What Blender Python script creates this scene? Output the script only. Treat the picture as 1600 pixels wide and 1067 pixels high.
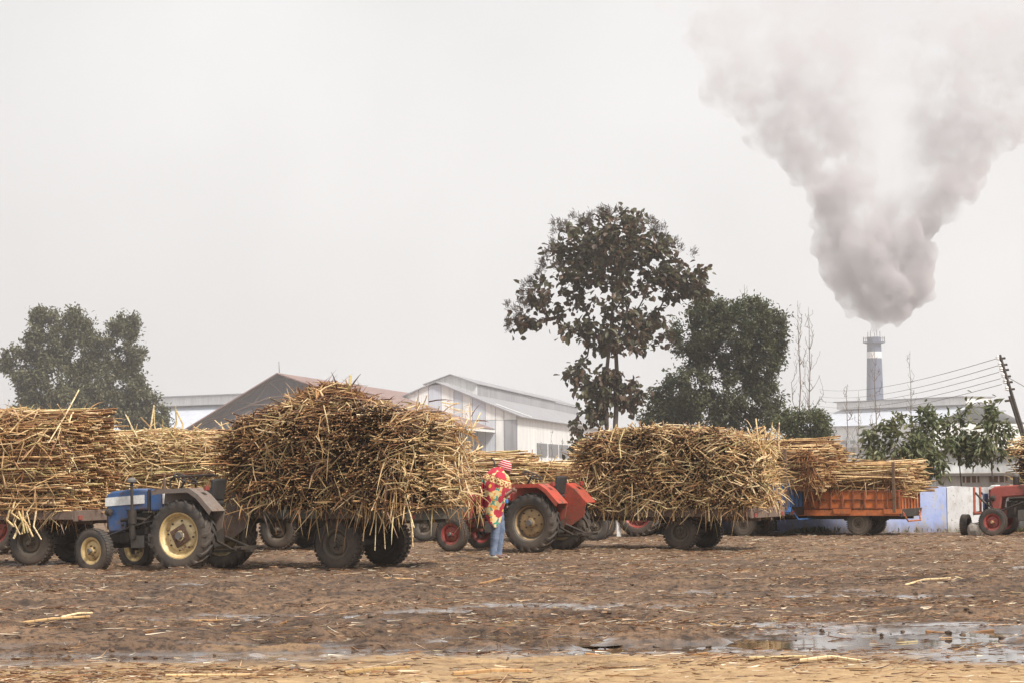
import bpy, bmesh, math, random
import numpy as np
from mathutils import Vector, Matrix

for o in list(bpy.data.objects):
    bpy.data.objects.remove(o, do_unlink=True)
S = bpy.context.scene
COL = S.collection
RAD = math.radians

# ------------------------------------------------------------------ camera
EYE = Vector((0.0, 0.0, 1.62))
FPX, PIT, ROLL = 3500.0, math.atan(200 / 3500), RAD(0.5)
CAMM = (Matrix.Rotation(math.pi / 2 + PIT, 3, 'X') @ Matrix.Rotation(-ROLL, 3, 'Z'))
cd = bpy.data.cameras.new('camera')
cd.sensor_width = 36.0
cd.lens = FPX / 1600 * 36.0
cd.clip_start, cd.clip_end = 0.5, 6000
cam = bpy.data.objects.new('camera', cd)
cam.matrix_world = Matrix.Translation(EYE) @ CAMM.to_4x4()
COL.objects.link(cam)
S.camera = cam

# ------------------------------------------------------------------ world, sun, exposure
SUN_EL, SUN_AZ = RAD(50), RAD(136)      # azimuth clockwise from +y
w = bpy.data.worlds.new('World')
S.world = w
w.use_nodes = True
nt = w.node_tree
nt.nodes.clear()
out = nt.nodes.new('ShaderNodeOutputWorld')
bgA = nt.nodes.new('ShaderNodeBackground')
bgB = nt.nodes.new('ShaderNodeBackground')
mixw = nt.nodes.new('ShaderNodeMixShader')
sky = nt.nodes.new('ShaderNodeTexSky')
sky.sky_type = 'NISHITA'
sky.sun_disc = False
sky.sun_elevation = SUN_EL
sky.sun_rotation = SUN_AZ
sky.air_density, sky.dust_density = 1.5, 6.0
nt.links.new(sky.outputs[0], bgA.inputs[0])
bgA.inputs[1].default_value = 0.06
# closed overcast: an even pale cloud layer, mottled very softly
tc = nt.nodes.new('ShaderNodeTexCoord')
nz = nt.nodes.new('ShaderNodeTexNoise')
nz.inputs['Scale'].default_value = 4.5
nz.inputs['Detail'].default_value = 3.0
rp = nt.nodes.new('ShaderNodeValToRGB')
rp.color_ramp.elements[0].position, rp.color_ramp.elements[0].color = 0.33, (0.46, 0.462, 0.465, 1)
rp.color_ramp.elements[1].position, rp.color_ramp.elements[1].color = 0.67, (0.585, 0.587, 0.588, 1)
nt.links.new(tc.outputs['Generated'], nz.inputs['Vector'])
nt.links.new(nz.outputs['Fac'], rp.inputs[0])
nt.links.new(rp.outputs[0], bgB.inputs[0])
bgB.inputs[1].default_value = 1.0
mixw.inputs[0].default_value = 0.93
nt.links.new(bgA.outputs[0], mixw.inputs[1])
nt.links.new(bgB.outputs[0], mixw.inputs[2])
nt.links.new(mixw.outputs[0], out.inputs[0])

sd = bpy.data.lights.new('sun', 'SUN')
sd.energy = 3.8
sd.angle = RAD(12)
sd.color = (1.0, 0.95, 0.87)
sun = bpy.data.objects.new('sun', sd)
sdir = Vector((math.sin(SUN_AZ) * math.cos(SUN_EL), math.cos(SUN_AZ) * math.cos(SUN_EL), math.sin(SUN_EL)))
sun.rotation_euler = (-sdir).to_track_quat('-Z', 'Y').to_euler()
COL.objects.link(sun)

vs = S.view_settings
vs.view_transform = 'Standard'
vs.look = 'None'
vs.gamma = 1.0
vs.exposure = 0.80
vs.use_curve_mapping = False
S.cycles.use_denoising = True
S.cycles.max_bounces = 6
S.cycles.diffuse_bounces = 2
S.cycles.glossy_bounces = 3
S.cycles.transparent_max_bounces = 8
S.cycles.volume_bounces = 2
S.cycles.volume_step_rate = 1.0
S.cycles.volume_max_steps = 160

# ------------------------------------------------------------------ small helpers
def ray(px, py):
    return CAMM @ Vector(((px - 800) / FPX, -(py - 533.5) / FPX, -1.0))
def G(px, py, z=0.0):                  # the ground point seen at that place of the picture
    d = ray(px, py)
    return EYE + d * ((z - EYE.z) / d.z)
def P(px, py, y):                      # the point seen there at distance y
    d = ray(px, py)
    return EYE + d * (y / d.y)

def tag(o, label=None, cat=None, group=None, kind=None):
    if label: o['label'] = label
    if cat: o['category'] = cat
    if group: o['group'] = group
    if kind: o['kind'] = kind
    return o
def empty(name, loc=(0, 0, 0), rz=0.0, label=None, cat=None, group=None, parent=None):
    o = bpy.data.objects.new(name, None)
    o.empty_display_size = 0.2
    COL.objects.link(o)
    o.location = loc
    o.rotation_euler = (0, 0, rz)
    if parent: o.parent = parent
    return tag(o, label, cat, group)
def link(name, me, mat=None, parent=None):
    o = bpy.data.objects.new(name, me)
    COL.objects.link(o)
    if mat is not None and not me.materials: me.materials.append(mat)
    if parent: o.parent = parent
    return o

class MB:
    """collects shapes; build() links them as one mesh object"""
    def __init__(s): s.v = []; s.f = []
    def add(s, vs_, fs):
        n = len(s.v)
        s.v += [tuple(v) for v in vs_]
        s.f += [tuple(i + n for i in f) for f in fs]
        return s
    def box(s, c, d, M=None):
        x, y, z = d[0] / 2, d[1] / 2, d[2] / 2
        vs_ = [Vector(p) for p in ((-x, -y, -z), (x, -y, -z), (x, y, -z), (-x, y, -z), (-x, -y, z), (x, -y, z), (x, y, z), (-x, y, z))]
        if M is not None: vs_ = [M @ v for v in vs_]
        c = Vector(c)
        return s.add([v + c for v in vs_], [(3, 2, 1, 0), (4, 5, 6, 7), (0, 1, 5, 4), (1, 2, 6, 5), (2, 3, 7, 6), (3, 0, 4, 7)])
    def b2(s, a, b):                   # box by two corners
        return s.box([(a[i] + b[i]) / 2 for i in range(3)], [abs(a[i] - b[i]) for i in range(3)])
    def cyl(s, p0, p1, r0, r1=None, n=10, caps=True):
        r1 = r0 if r1 is None else r1
        p0, p1 = Vector(p0), Vector(p1)
        d = (p1 - p0).normalized()
        a = d.orthogonal().normalized(); b = d.cross(a)
        vs_, fs = [], []
        for p, r in ((p0, r0), (p1, r1)):
            for i in range(n):
                t = 2 * math.pi * i / n
                vs_.append(p + a * (r * math.cos(t)) + b * (r * math.sin(t)))
        for i in range(n):
            j = (i + 1) % n
            fs.append((i, j, n + j, n + i))
        if caps: fs += [tuple(range(n - 1, -1, -1)), tuple(range(n, 2 * n))]
        return s.add(vs_, fs)
    def tube(s, pts, r, n=8, closed=False):
        pts = [Vector(p) for p in pts]
        m = len(pts)
        rr = r if isinstance(r, (list, tuple)) else [r] * m
        vs_, fs, a = [], [], None
        for k, p in enumerate(pts):
            if closed: d = pts[(k + 1) % m] - pts[k - 1]
            else: d = pts[min(k + 1, m - 1)] - pts[max(k - 1, 0)]
            d.normalize()
            a = d.orthogonal().normalized() if a is None else (a - d * a.dot(d)).normalized()
            b = d.cross(a)
            for i in range(n):
                t = 2 * math.pi * i / n
                vs_.append(p + a * (rr[k] * math.cos(t)) + b * (rr[k] * math.sin(t)))
        for k in range(m if closed else m - 1):
            for i in range(n):
                j = (i + 1) % n
                k2 = (k + 1) % m
                fs.append((k * n + i, k * n + j, k2 * n + j, k2 * n + i))
        if not closed: fs += [tuple(range(n - 1, -1, -1)), tuple(range((m - 1) * n, m * n))]
        return s.add(vs_, fs)
    def lathe(s, prof, n=32, c=(0, 0, 0), axis='y', closed=False):
        vs_, fs, m = [], [], len(prof)
        for i in range(n):
            t = 2 * math.pi * i / n
            ct, st = math.cos(t), math.sin(t)
            for r, h in prof:
                if axis == 'y': vs_.append((c[0] + r * ct, c[1] + h, c[2] + r * st))
                else: vs_.append((c[0] + r * ct, c[1] + r * st, c[2] + h))
        for i in range(n):
            j = (i + 1) % n
            for k in range(m if closed else m - 1):
                k2 = (k + 1) % m
                q = (i * m + k, i * m + k2, j * m + k2, j * m + k)
                fs.append(q if axis != 'y' else q[::-1])
        return s.add(vs_, fs)
    def prism(s, poly, y0, y1):        # polygon in (x, z), pushed from y0 to y1
        n = len(poly)
        vs_ = [(x, y0, z) for x, z in poly] + [(x, y1, z) for x, z in poly]
        fs = [tuple(range(n)), tuple(range(2 * n - 1, n - 1, -1))]
        fs += [(i, n + i, n + (i + 1) % n, (i + 1) % n) for i in range(n)]
        return s.add(vs_, fs)
    def build(s, name, mat, parent=None, bevel=0.0, smooth=None, loc=None, rot=None):
        me = bpy.data.meshes.new(name)
        me.from_pydata(s.v, [], s.f)
        bm = bmesh.new(); bm.from_mesh(me)
        bmesh.ops.recalc_face_normals(bm, faces=bm.faces)
        bm.to_mesh(me); bm.free()
        me.materials.append(mat)
        if smooth is not None:
            me.shade_smooth()
            me.set_sharp_from_angle(angle=RAD(smooth))
        o = link(name, me, None, parent)
        if bevel:
            m = o.modifiers.new('bevel', 'BEVEL')
            m.width = bevel; m.segments = 2; m.limit_method = 'ANGLE'; m.angle_limit = RAD(35)
        if loc is not None: o.location = loc
        if rot is not None: o.rotation_euler = rot
        return o

def np_mesh(name, V, quads, mat, fcol=None, pt=None, smooth=False, parent=None, tris=None):
    """fast mesh from arrays; fcol = one colour per face, pt = one float per point"""
    me = bpy.data.meshes.new(name)
    V = np.ascontiguousarray(V, dtype=np.float32)
    nq = 0 if quads is None else len(quads)
    ntr = 0 if tris is None else len(tris)
    me.vertices.add(len(V)); me.vertices.foreach_set('co', V.ravel())
    li = np.concatenate([a.ravel() for a in (quads, tris) if a is not None and len(a)]).astype(np.int32)
    me.loops.add(len(li)); me.loops.foreach_set('vertex_index', li)
    ls = np.concatenate([np.arange(nq) * 4, nq * 4 + np.arange(ntr) * 3]).astype(np.int32)
    me.polygons.add(nq + ntr); me.polygons.foreach_set('loop_start', ls)
    me.update(calc_edges=True)
    me.validate()
    if fcol is not None:
        a = me.attributes.new('col', 'FLOAT_COLOR', 'FACE')
        c = np.ones((len(fcol), 4), np.float32); c[:, :3] = fcol
        a.data.foreach_set('color', c.ravel())
    if pt is not None:
        a = me.attributes.new('len', 'FLOAT', 'POINT')
        a.data.foreach_set('value', np.ascontiguousarray(pt, np.float32))
    me.polygons.foreach_set('use_smooth', np.full(nq + ntr, bool(smooth)))
    me.materials.append(mat)
    return link(name, me, None, parent)

def _h(ix, iy, seed):
    n = (ix.astype(np.int64) * 374761393 + iy.astype(np.int64) * 668265263 + seed * 144269) & 0x7fffffff
    n = ((n ^ (n >> 13)) * 1274126177) & 0x7fffffff
    return ((n ^ (n >> 16)) & 0xffff) / 65535.0
def noise2(x, y, seed=0):
    x = np.asarray(x, float); y = np.asarray(y, float)
    ix, iy = np.floor(x).astype(np.int64), np.floor(y).astype(np.int64)
    fx, fy = x - ix, y - iy
    fx, fy = fx * fx * (3 - 2 * fx), fy * fy * (3 - 2 * fy)
    a, b, c, d = _h(ix, iy, seed), _h(ix + 1, iy, seed), _h(ix, iy + 1, seed), _h(ix + 1, iy + 1, seed)
    return (a * (1 - fx) + b * fx) * (1 - fy) + (c * (1 - fx) + d * fx) * fy - 0.5
def fbm(x, y, oct_=4, seed=0):
    s = 0; a = 1.0
    for k in range(oct_):
        s = s + a * noise2(x * 2 ** k, y * 2 ** k, seed + 17 * k); a *= 0.5
    return s

# ------------------------------------------------------------------ materials
def newmat(name):
    m = bpy.data.materials.new(name); m.use_nodes = True
    n = m.node_tree
    return m, n, n.nodes['Principled BSDF'], n.nodes['Material Output']
def node(n, t, **kw):
    x = n.nodes.new(t)
    for k, v in kw.items():
        if k in x.inputs: x.inputs[k].default_value = v
        else: setattr(x, k, v)
    return x
def ramp(n, src, stops):
    r = n.nodes.new('ShaderNodeValToRGB')
    e = r.color_ramp.elements
    while len(e) < len(stops): e.new(0.5)
    for k, (p, c) in enumerate(stops):
        e[k].position = p
        e[k].color = (c, c, c, 1) if isinstance(c, (int, float)) else (*c, 1)
    n.links.new(src, r.inputs[0])
    return r.outputs[0]
def mixc(n, fac, a, b, mode='MIX'):
    x = n.nodes.new('ShaderNodeMix'); x.data_type = 'RGBA'; x.blend_type = mode
    if isinstance(fac, (int, float)): x.inputs[0].default_value = fac
    else: n.links.new(fac, x.inputs[0])
    for i, v in ((6, a), (7, b)):
        if isinstance(v, tuple): x.inputs[i].default_value = (*v, 1)
        else: n.links.new(v, x.inputs[i])
    return x.outputs[2]
def mathn(n, op, a, b=None, clamp=False):
    x = n.nodes.new('ShaderNodeMath'); x.operation = op; x.use_clamp = clamp
    for i, v in ((0, a), (1, b)):
        if v is None: continue
        if isinstance(v, (int, float)): x.inputs[i].default_value = v
        else: n.links.new(v, x.inputs[i])
    return x.outputs[0]
def coords(n, scale=(1, 1, 1), kind='Object', src=None):
    if src is None:
        t = n.nodes.new('ShaderNodeTexCoord'); src = t.outputs[kind]
    mp = n.nodes.new('ShaderNodeMapping')
    mp.inputs['Scale'].default_value = scale
    n.links.new(src, mp.inputs[0])
    return mp.outputs[0]
def noi(n, vec, scale, detail=4.0, rough=0.55):
    x = node(n, 'ShaderNodeTexNoise', Scale=scale, Detail=detail, Roughness=rough)
    n.links.new(vec, x.inputs['Vector'])
    return x.outputs['Fac']
def bump(n, b, h, strength=0.4, dist=0.02):
    x = node(n, 'ShaderNodeBump', Strength=strength, Distance=dist)
    n.links.new(h, x.inputs['Height']); n.links.new(x.outputs[0], b.inputs['Normal'])

MUDC = (0.105, 0.07, 0.047)
def paint(name, col, rough=0.5, metal=0.0, dirt=0.5, dirtcol=MUDC, scale=6.0, rust=0.0, stretch=(1, 1, 1), bmp=0.15, splash=0.0):
    """painted or bare surface with grime, chips and a little relief"""
    m, n, b, o = newmat(name)
    v = coords(n, stretch)
    n1 = noi(n, v, scale, 6, 0.65)
    n2 = noi(n, v, scale * 3.3, 4, 0.6)
    c = mixc(n, ramp(n, n2, [(0.3, 0.0), (0.75, 1.0)]), tuple(x * 0.78 for x in col), tuple(min(1, x * 1.12) for x in col))
    if rust:
        c = mixc(n, ramp(n, n1, [(0.62 - 0.2 * rust, 0.0), (0.70 - 0.15 * rust, 1.0)]), c, (0.10, 0.045, 0.022))
    c = mixc(n, mathn(n, 'MULTIPLY', ramp(n, noi(n, v, scale * 0.55, 5, 0.7), [(0.36, 0.0), (0.68, 1.0)]), dirt), c, dirtcol)
    if splash:                         # mud thrown up from the wheels: thick low down, specks above
        sp_ = n.nodes.new('ShaderNodeSeparateXYZ'); tcs = n.nodes.new('ShaderNodeTexCoord'); n.links.new(tcs.outputs['Object'], sp_.inputs[0])
        k_ = mathn(n, 'ADD', mathn(n, 'MULTIPLY', mathn(n, 'SUBTRACT', splash, sp_.outputs[2]), 1.1), mathn(n, 'MULTIPLY', mathn(n, 'SUBTRACT', noi(n, coords(n), 11.0, 6, 0.75), 0.5), 3.2), clamp=True)
        c = mixc(n, mathn(n, 'MULTIPLY', k_, 0.85), c, (0.15, 0.10, 0.068))
    n.links.new(c, b.inputs['Base Color'])
    n.links.new(ramp(n, n1, [(0.3, rough * 0.8), (0.7, min(1, rough * 1.35))]), b.inputs['Roughness'])
    b.inputs['Metallic'].default_value = metal
    bump(n, b, n2, bmp, 0.01)
    return m

M = {}
M['rubber'] = paint('rubber', (0.030, 0.027, 0.026), 0.75, dirt=0.75, dirtcol=(0.115, 0.083, 0.06), scale=5)
M['rubber_grey'] = paint('rubber_grey', (0.09, 0.08, 0.07), 0.8, dirt=0.9, dirtcol=(0.24, 0.19, 0.145), scale=4)
M['dark_iron'] = paint('dark_iron', (0.030, 0.027, 0.025), 0.55, 0.3, dirt=0.5)
M['engine'] = paint('engine', (0.045, 0.043, 0.042), 0.5, 0.4, dirt=0.4, scale=10)
M['grey_iron'] = paint('grey_iron', (0.16, 0.15, 0.14), 0.5, 0.3, dirt=0.45, scale=9)
M['rust_iron'] = paint('rust_iron', (0.13, 0.075, 0.05), 0.75, 0.1, dirt=0.4, rust=0.5)
M['fender_grey'] = paint('fender_grey', (0.16, 0.135, 0.12), 0.7, dirt=0.5, rust=0.3, dirtcol=(0.16, 0.10, 0.07), splash=1.1)
M['blue_paint'] = paint('blue_paint', (0.020, 0.095, 0.27), 0.45, dirt=0.5, rust=0.35, splash=0.95, dirtcol=(0.11, 0.075, 0.045))
M['white_paint'] = paint('white_paint', (0.72, 0.72, 0.72), 0.5, dirt=0.25, dirtcol=(0.34, 0.25, 0.15))
M['red_paint'] = paint('red_paint', (0.30, 0.030, 0.026), 0.5, dirt=0.4, rust=0.3, splash=0.85)
M['red_faded'] = paint('red_faded', (0.33, 0.062, 0.05), 0.6, dirt=0.4, rust=0.3, dirtcol=(0.17, 0.10, 0.08), splash=0.8)
M['orange_red'] = paint('orange_red', (0.43, 0.052, 0.028), 0.55, dirt=0.5, rust=0.35, splash=1.0)
M['cream_rim'] = paint('cream_rim', (0.72, 0.58, 0.33), 0.5, dirt=0.35, dirtcol=(0.22, 0.12, 0.05), scale=9, rust=0.22)
M['yellow_rim'] = paint('yellow_rim', (0.58, 0.42, 0.19), 0.5, dirt=0.4, dirtcol=(0.24, 0.15, 0.07), scale=8, rust=0.1)
M['tan_rim'] = paint('tan_rim', (0.40, 0.27, 0.13), 0.6, dirt=0.5, dirtcol=(0.18, 0.12, 0.07), scale=8, rust=0.1)
M['mud_rim'] = paint('mud_rim', (0.085, 0.072, 0.055), 0.75, dirt=0.7, dirtcol=(0.14, 0.105, 0.08), scale=7)
M['dust_rim'] = paint('dust_rim', (0.22, 0.19, 0.155), 0.75, dirt=0.7, dirtcol=(0.28, 0.21, 0.15), scale=7)
M['red_rim'] = paint('red_rim', (0.30, 0.035, 0.032), 0.5, dirt=0.55, scale=9)
M['seat_black'] = paint('seat_black', (0.022, 0.022, 0.024), 0.55, dirt=0.2)
M['trailer_green'] = paint('trailer_green', (0.075, 0.085, 0.075), 0.65, dirt=0.6, rust=0.3)
M['trailer_brown'] = paint('trailer_brown', (0.15, 0.105, 0.085), 0.7, dirt=0.5, rust=0.3)
M['trailer_blue'] = paint('trailer_blue', (0.035, 0.20, 0.55), 0.5, dirt=0.35, rust=0.25, stretch=(1, 1, 0.35))
M['trailer_orange'] = paint('trailer_orange', (0.56, 0.15, 0.034), 0.6, dirt=0.5, dirtcol=(0.20, 0.085, 0.04), rust=0.3, splash=0.6, stretch=(1, 1, 0.5))
M['trailer_orange_worn'] = paint('trailer_orange_worn', (0.30, 0.07, 0.02), 0.7, dirt=0.5, rust=0.6, scale=9)  # rust over a base darkened to make up for faint rib shading
M['trailer_blue_worn'] = paint('trailer_blue_worn', (0.03, 0.10, 0.24), 0.7, dirt=0.5, rust=0.6, scale=9)  # blue ribs likewise: rust, plus shading put into the base colour
M['wood'] = paint('wood', (0.15, 0.09, 0.055), 0.8, dirt=0.4, stretch=(0.2, 3, 3))
M['steel_bright'] = paint('steel_bright', (0.5, 0.5, 0.5), 0.35, 0.6, dirt=0.3)

def cane_mat(name, use_obj, pale=False):
    m, n, b, o = newmat(name)
    if use_obj:
        oi = n.nodes.new('ShaderNodeObjectInfo')
        base = ramp(n, oi.outputs['Random'], [(0.0, (0.68, 0.48, 0.26)), (0.15, (0.46, 0.27, 0.12)), (0.3, (0.74, 0.57, 0.34)), (0.42, (0.47, 0.37, 0.16)), (0.55, (0.30, 0.145, 0.06)), (0.7, (0.62, 0.42, 0.20)), (0.8, (0.22, 0.095, 0.04)), (0.9, (0.40, 0.22, 0.095)), (1.0, (0.15, 0.065, 0.03))])
        if pale: base = ramp(n, oi.outputs['Random'], [(0.0, (0.76, 0.60, 0.35)), (0.2, (0.64, 0.46, 0.23)), (0.4, (0.80, 0.65, 0.41)), (0.55, (0.56, 0.47, 0.21)), (0.68, (0.70, 0.52, 0.27)), (0.85, (0.50, 0.30, 0.13)), (1.0, (0.30, 0.15, 0.065))])
    else:
        at = node(n, 'ShaderNodeAttribute', attribute_name='col'); base = at.outputs['Color']
    ln = node(n, 'ShaderNodeAttribute', attribute_name='len')
    fr = mathn(n, 'FRACT', mathn(n, 'MULTIPLY', ln.outputs['Fac'], 1 / 0.13))
    band = mathn(n, 'LESS_THAN', fr, 0.12)
    g = n.nodes.new('ShaderNodeNewGeometry')
    nv = noi(n, coords(n, (1, 1, 1), src=g.outputs['Position']), 9.0, 3)
    c = mixc(n, ramp(n, nv, [(0.40, 0.0), (0.7, 0.45)]), base, (0.17, 0.085, 0.035))
    c = mixc(n, mathn(n, 'MULTIPLY', band, 0.55), c, (0.20, 0.11, 0.05))
    n.links.new(c, b.inputs['Base Color'])
    b.inputs['Roughness'].default_value = 0.55
    b.inputs['Specular IOR Level'].default_value = 0.35
    return m
M['cane'] = cane_mat('cane', False)
M['cane_piece'] = cane_mat('cane_piece', True)
M['cane_pale'] = cane_mat('cane_pale', True, True)

def leaf_mat(name, tint=(1, 1, 1), transl=0.32, rough=0.5):
    m, n, b, o = newmat(name)
    at = node(n, 'ShaderNodeAttribute', attribute_name='col')
    c = mixc(n, 1.0, at.outputs['Color'], tint, 'MULTIPLY')
    n.links.new(c, b.inputs['Base Color'])
    b.inputs['Roughness'].default_value = rough
    tr = n.nodes.new('ShaderNodeBsdfTranslucent')
    n.links.new(c, tr.inputs[0])
    mx = n.nodes.new('ShaderNodeMixShader'); mx.inputs[0].default_value = transl
    n.links.new(b.outputs[0], mx.inputs[1]); n.links.new(tr.outputs[0], mx.inputs[2])
    n.links.new(mx.outputs[0], o.inputs[0])
    return m
M['leaf'] = leaf_mat('leaf')
M['bark'] = paint('bark', (0.075, 0.055, 0.045), 0.9, dirt=0.3, scale=3, stretch=(3, 3, 0.6), bmp=0.5)
M['bark_pale'] = paint('bark_pale', (0.20, 0.165, 0.14), 0.9, dirt=0.3, scale=3)

#@@STRUCTURE@@
# ================================================================== ground
RUTS = [  # y at x=0, slope, half width, depth, tread
    (29.9, 0.055, 0.26, 0.085, 0.055), (28.3, 0.05, 0.26, 0.085, 0.055), (24.6, -0.02, 0.24, 0.085, 0.03),
    (22.0, 0.03, 0.30, 0.105, 0.02), (20.7, 0.02, 0.26, 0.10, 0.02), (33.6, 0.02, 0.28, 0.075, 0.03),
    (31.9, -0.03, 0.28, 0.085, 0.03), (38.5, 0.04, 0.3, 0.06, 0.02), (26.4, 0.10, 0.24, 0.08, 0.03), (36.2, 0.03, .3, .07, .03), (41.5, -.02, .3, .06, .02),
]
BASINS = [  # x, y, half length, half depth, depth
    (0.05, 21.35, 0.85, 0.50, 0.085), (3.1, 20.9, 1.35, 0.75, 0.09), (4.7, 19.2, 1.2, 0.6, 0.08),
    (-3.6, 20.82, 2.0, 0.34, 0.06), (-1.9, 20.6, 1.3, 0.26, 0.05), (2.4, 28.3, 1.5, 0.28, 0.05), (5.4, 21.9, 1.1, 0.5, 0.09),
    (1.5, 20.3, 0.9, 0.22, 0.05), (0.2, 19.0, 0.8, 0.16, 0.04),
]
WATER_Z = -0.017
def wetness(x, y):
    return np.clip(1.15 * fbm(x * .22 + 3, y * .75, 4, 91) + .30 - np.clip((19.6 - y) * .5, 0, .8) - np.clip((y - 23.2) * .16, 0, .42), 0, .5) * 2
def height(x, y):
    x = np.asarray(x, float); y = np.asarray(y, float)
    near = np.clip((62 - y) / 12, 0, 1) * np.clip((y - 9) / 4, 0, 1) * np.clip((30 - np.abs(x)) / 8, 0, 1)
    h = 0.035 * fbm(x * 0.45, y * 0.45, 3, 3) + 0.050 * fbm(x * 2.2, y * 1.6, 4, 7) + 0.030 * fbm(x * 9, y * 7, 3, 11)
    h = h * (1 - .5 * wetness(x, y))
    sand = np.clip((19.9 - y) / 0.8, 0, 1)
    h = h * (1 - 0.72 * sand) + 0.012 * sand
    for k, (y0, sl, hw, dp, tr) in enumerate(RUTS):
        d = y - (y0 + sl * x + 0.22 * fbm(x * 0.22, x * 0 + k * 3.7, 2, 31 + k))
        act = np.clip(0.35 + 2.2 * noise2(x * 0.35, x * 0 + k * 5.1, 53 + k) + 0.6, 0, 1)
        rough_ = 1 + 0.8 * noise2(x * 3.1, y * 3.1, 71 + k)
        core = np.exp(-(d / hw) ** 4)
        berm = np.exp(-((np.abs(d) - hw * 1.35) / (hw * 0.38)) ** 2)
        h = h - dp * act * core * 0.8 + dp * 0.75 * act * berm * rough_
        if tr:
            ph = x / 0.23 + np.abs(d) / hw * 0.8
            h = h + tr * act * core * np.sign(np.sin(2 * np.pi * ph)) * np.clip(np.abs(np.sin(2 * np.pi * ph)) * 2, 0, 1)
    ledge = 1 / (1 + np.exp(-(y - 21.25 - .12 * fbm(x * 1.3, x * 0, 3, 19)) / .03)) * np.clip((23.4 - y) / 1.2, 0, 1) * np.clip((-1.2 - x) / .8 + .5 * noise2(x * .9, x * 0, 23), 0, 1)
    for (bx, by, ax, ay, dp) in BASINS:
        q = ((x - bx) / ax) ** 2 + ((y - by) / ay) ** 2
        q = q + 0.75 * fbm(x * 1.7, y * 2.4, 4, 5)
        ins = np.clip((1.7 - q) / .7, 0, 1)
        h = h * (1 - .8 * ins) - .02 * ins - dp * .6 * np.clip(1.15 - q, 0, 1)
    h = h + .095 * ledge
    h = h + .075 * np.exp(-((x + 3.55) / .75) ** 2 - ((y - 20.15) / .16) ** 2) * (1 + 1.2 * noise2(x * 5, y * 6, 77))
    return h * near

tt = np.linspace(-1.12, 1.12, 860)
tt = np.concatenate([[-60, -12, -4, -2, -1.4], tt, [1.4, 2, 4, 12, 60]])
rows = [4.0, 8.0, 11.0, 13.0]
y_ = 14.5
while y_ < 60:
    rows.append(y_); y_ += max(0.028, 0.00012 * y_ * y_)
rows += [62, 66, 72, 80, 95, 120, 160, 220, 320, 460, 700, 1000, 1500]
rows = np.array(rows)
Y = np.repeat(rows[:, None], len(tt), 1)
X = tt[None, :] * (0.2286 * np.minimum(rows, 160)[:, None] + 0.6)
X = np.where(np.abs(tt)[None, :] > 30, np.sign(tt)[None, :] * 900, X)
X = np.where((np.abs(tt)[None, :] > 10) & (np.abs(tt)[None, :] < 30), np.sign(tt)[None, :] * np.maximum(400, 0), X)
Z = height(X, Y)
nr, nc = X.shape
idx = np.arange(nr * nc).reshape(nr, nc)
quads = np.stack([idx[:-1, :-1], idx[:-1, 1:], idx[1:, 1:], idx[1:, :-1]], -1).reshape(-1, 4)

m, n, b, o = newmat('muddy_ground')
g = n.nodes.new('ShaderNodeNewGeometry')
pos = g.outputs['Position']
sep = n.nodes.new('ShaderNodeSeparateXYZ'); n.links.new(pos, sep.inputs[0])
nA = noi(n, coords(n, (0.35, 0.8, 1), src=pos), 1.0, 5, 0.6)
nB = noi(n, coords(n, (1.6, 3.0, 2), src=pos), 1.3, 6, 0.65)
nC = noi(n, coords(n, (6, 10, 6), src=pos), 2.0, 5, 0.7)
mud = mixc(n, ramp(n, nB, [(0.3, 0.0), (0.72, 1.0)]), (0.036, 0.020, 0.012), (0.185, 0.110, 0.064))
mud = mixc(n, ramp(n, nA, [(0.46, 0.0), (0.68, 0.75)]), mud, (0.255, 0.155, 0.088))
mud = mixc(n, ramp(n, nC, [(0.47, 0.0), (0.60, 0.85)]), mud, (0.024, 0.014, 0.010))
sandm = mathn(n, 'ADD', mathn(n, 'MULTIPLY', mathn(n, 'SUBTRACT', 20.0, sep.outputs[1]), 0.6), mathn(n, 'MULTIPLY', mathn(n, 'SUBTRACT', nA, 0.5), 4.0), clamp=True)
sandc = mixc(n, ramp(n, nB, [(0.3, 0.0), (0.7, 1.0)]), (0.27, 0.16, 0.075), (0.48, 0.325, 0.165))
sandc = mixc(n, ramp(n, nC, [(0.53, 0.0), (0.66, 0.7)]), sandc, (0.13, 0.075, 0.04))
c = mixc(n, sandm, mud, sandc)
# straw dust trodden into the yard further back
strm = mathn(n, 'MULTIPLY', mathn(n, 'MULTIPLY', mathn(n, 'SUBTRACT', sep.outputs[1], 33.0), 0.08, clamp=True), ramp(n, nC, [(0.44, 0.0), (0.62, 0.5)]))
c = mixc(n, strm, c, (0.30, 0.195, 0.112))
wet = mathn(n, 'ADD', mathn(n, 'MULTIPLY', mathn(n, 'SUBTRACT', 0.004, sep.outputs[2]), 36.0), mathn(n, 'MULTIPLY', mathn(n, 'SUBTRACT', nB, 0.50), 5.0))
wat = node(n, 'ShaderNodeAttribute', attribute_name='len')
wet = mathn(n, 'ADD', wet, mathn(n, 'MULTIPLY', mathn(n, 'SUBTRACT', wat.outputs['Fac'], .35), 2.2), clamp=True)
wet = mathn(n, 'MULTIPLY', wet, mathn(n, 'SUBTRACT', 1.0, mathn(n, 'MULTIPLY', sandm, 0.8)))
wet = mathn(n, 'MULTIPLY', wet, mathn(n, 'MULTIPLY', mathn(n, 'SUBTRACT', 46.0, sep.outputs[1]), 0.1, clamp=True))
c = mixc(n, mathn(n, 'MULTIPLY', wet, 0.5), c, (0.05, 0.034, 0.025))
n.links.new(c, b.inputs['Base Color'])
n.links.new(ramp(n, wet, [(0.0, 0.9), (0.4, 0.42), (1.0, 0.10)]), b.inputs['Roughness'])
b.inputs['Specular IOR Level'].default_value = 0.5
n.links.new(ramp(n, wet, [(0.35, 0.0), (0.75, 1.0)]), b.inputs['Coat Weight'])     # standing film of water
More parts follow.
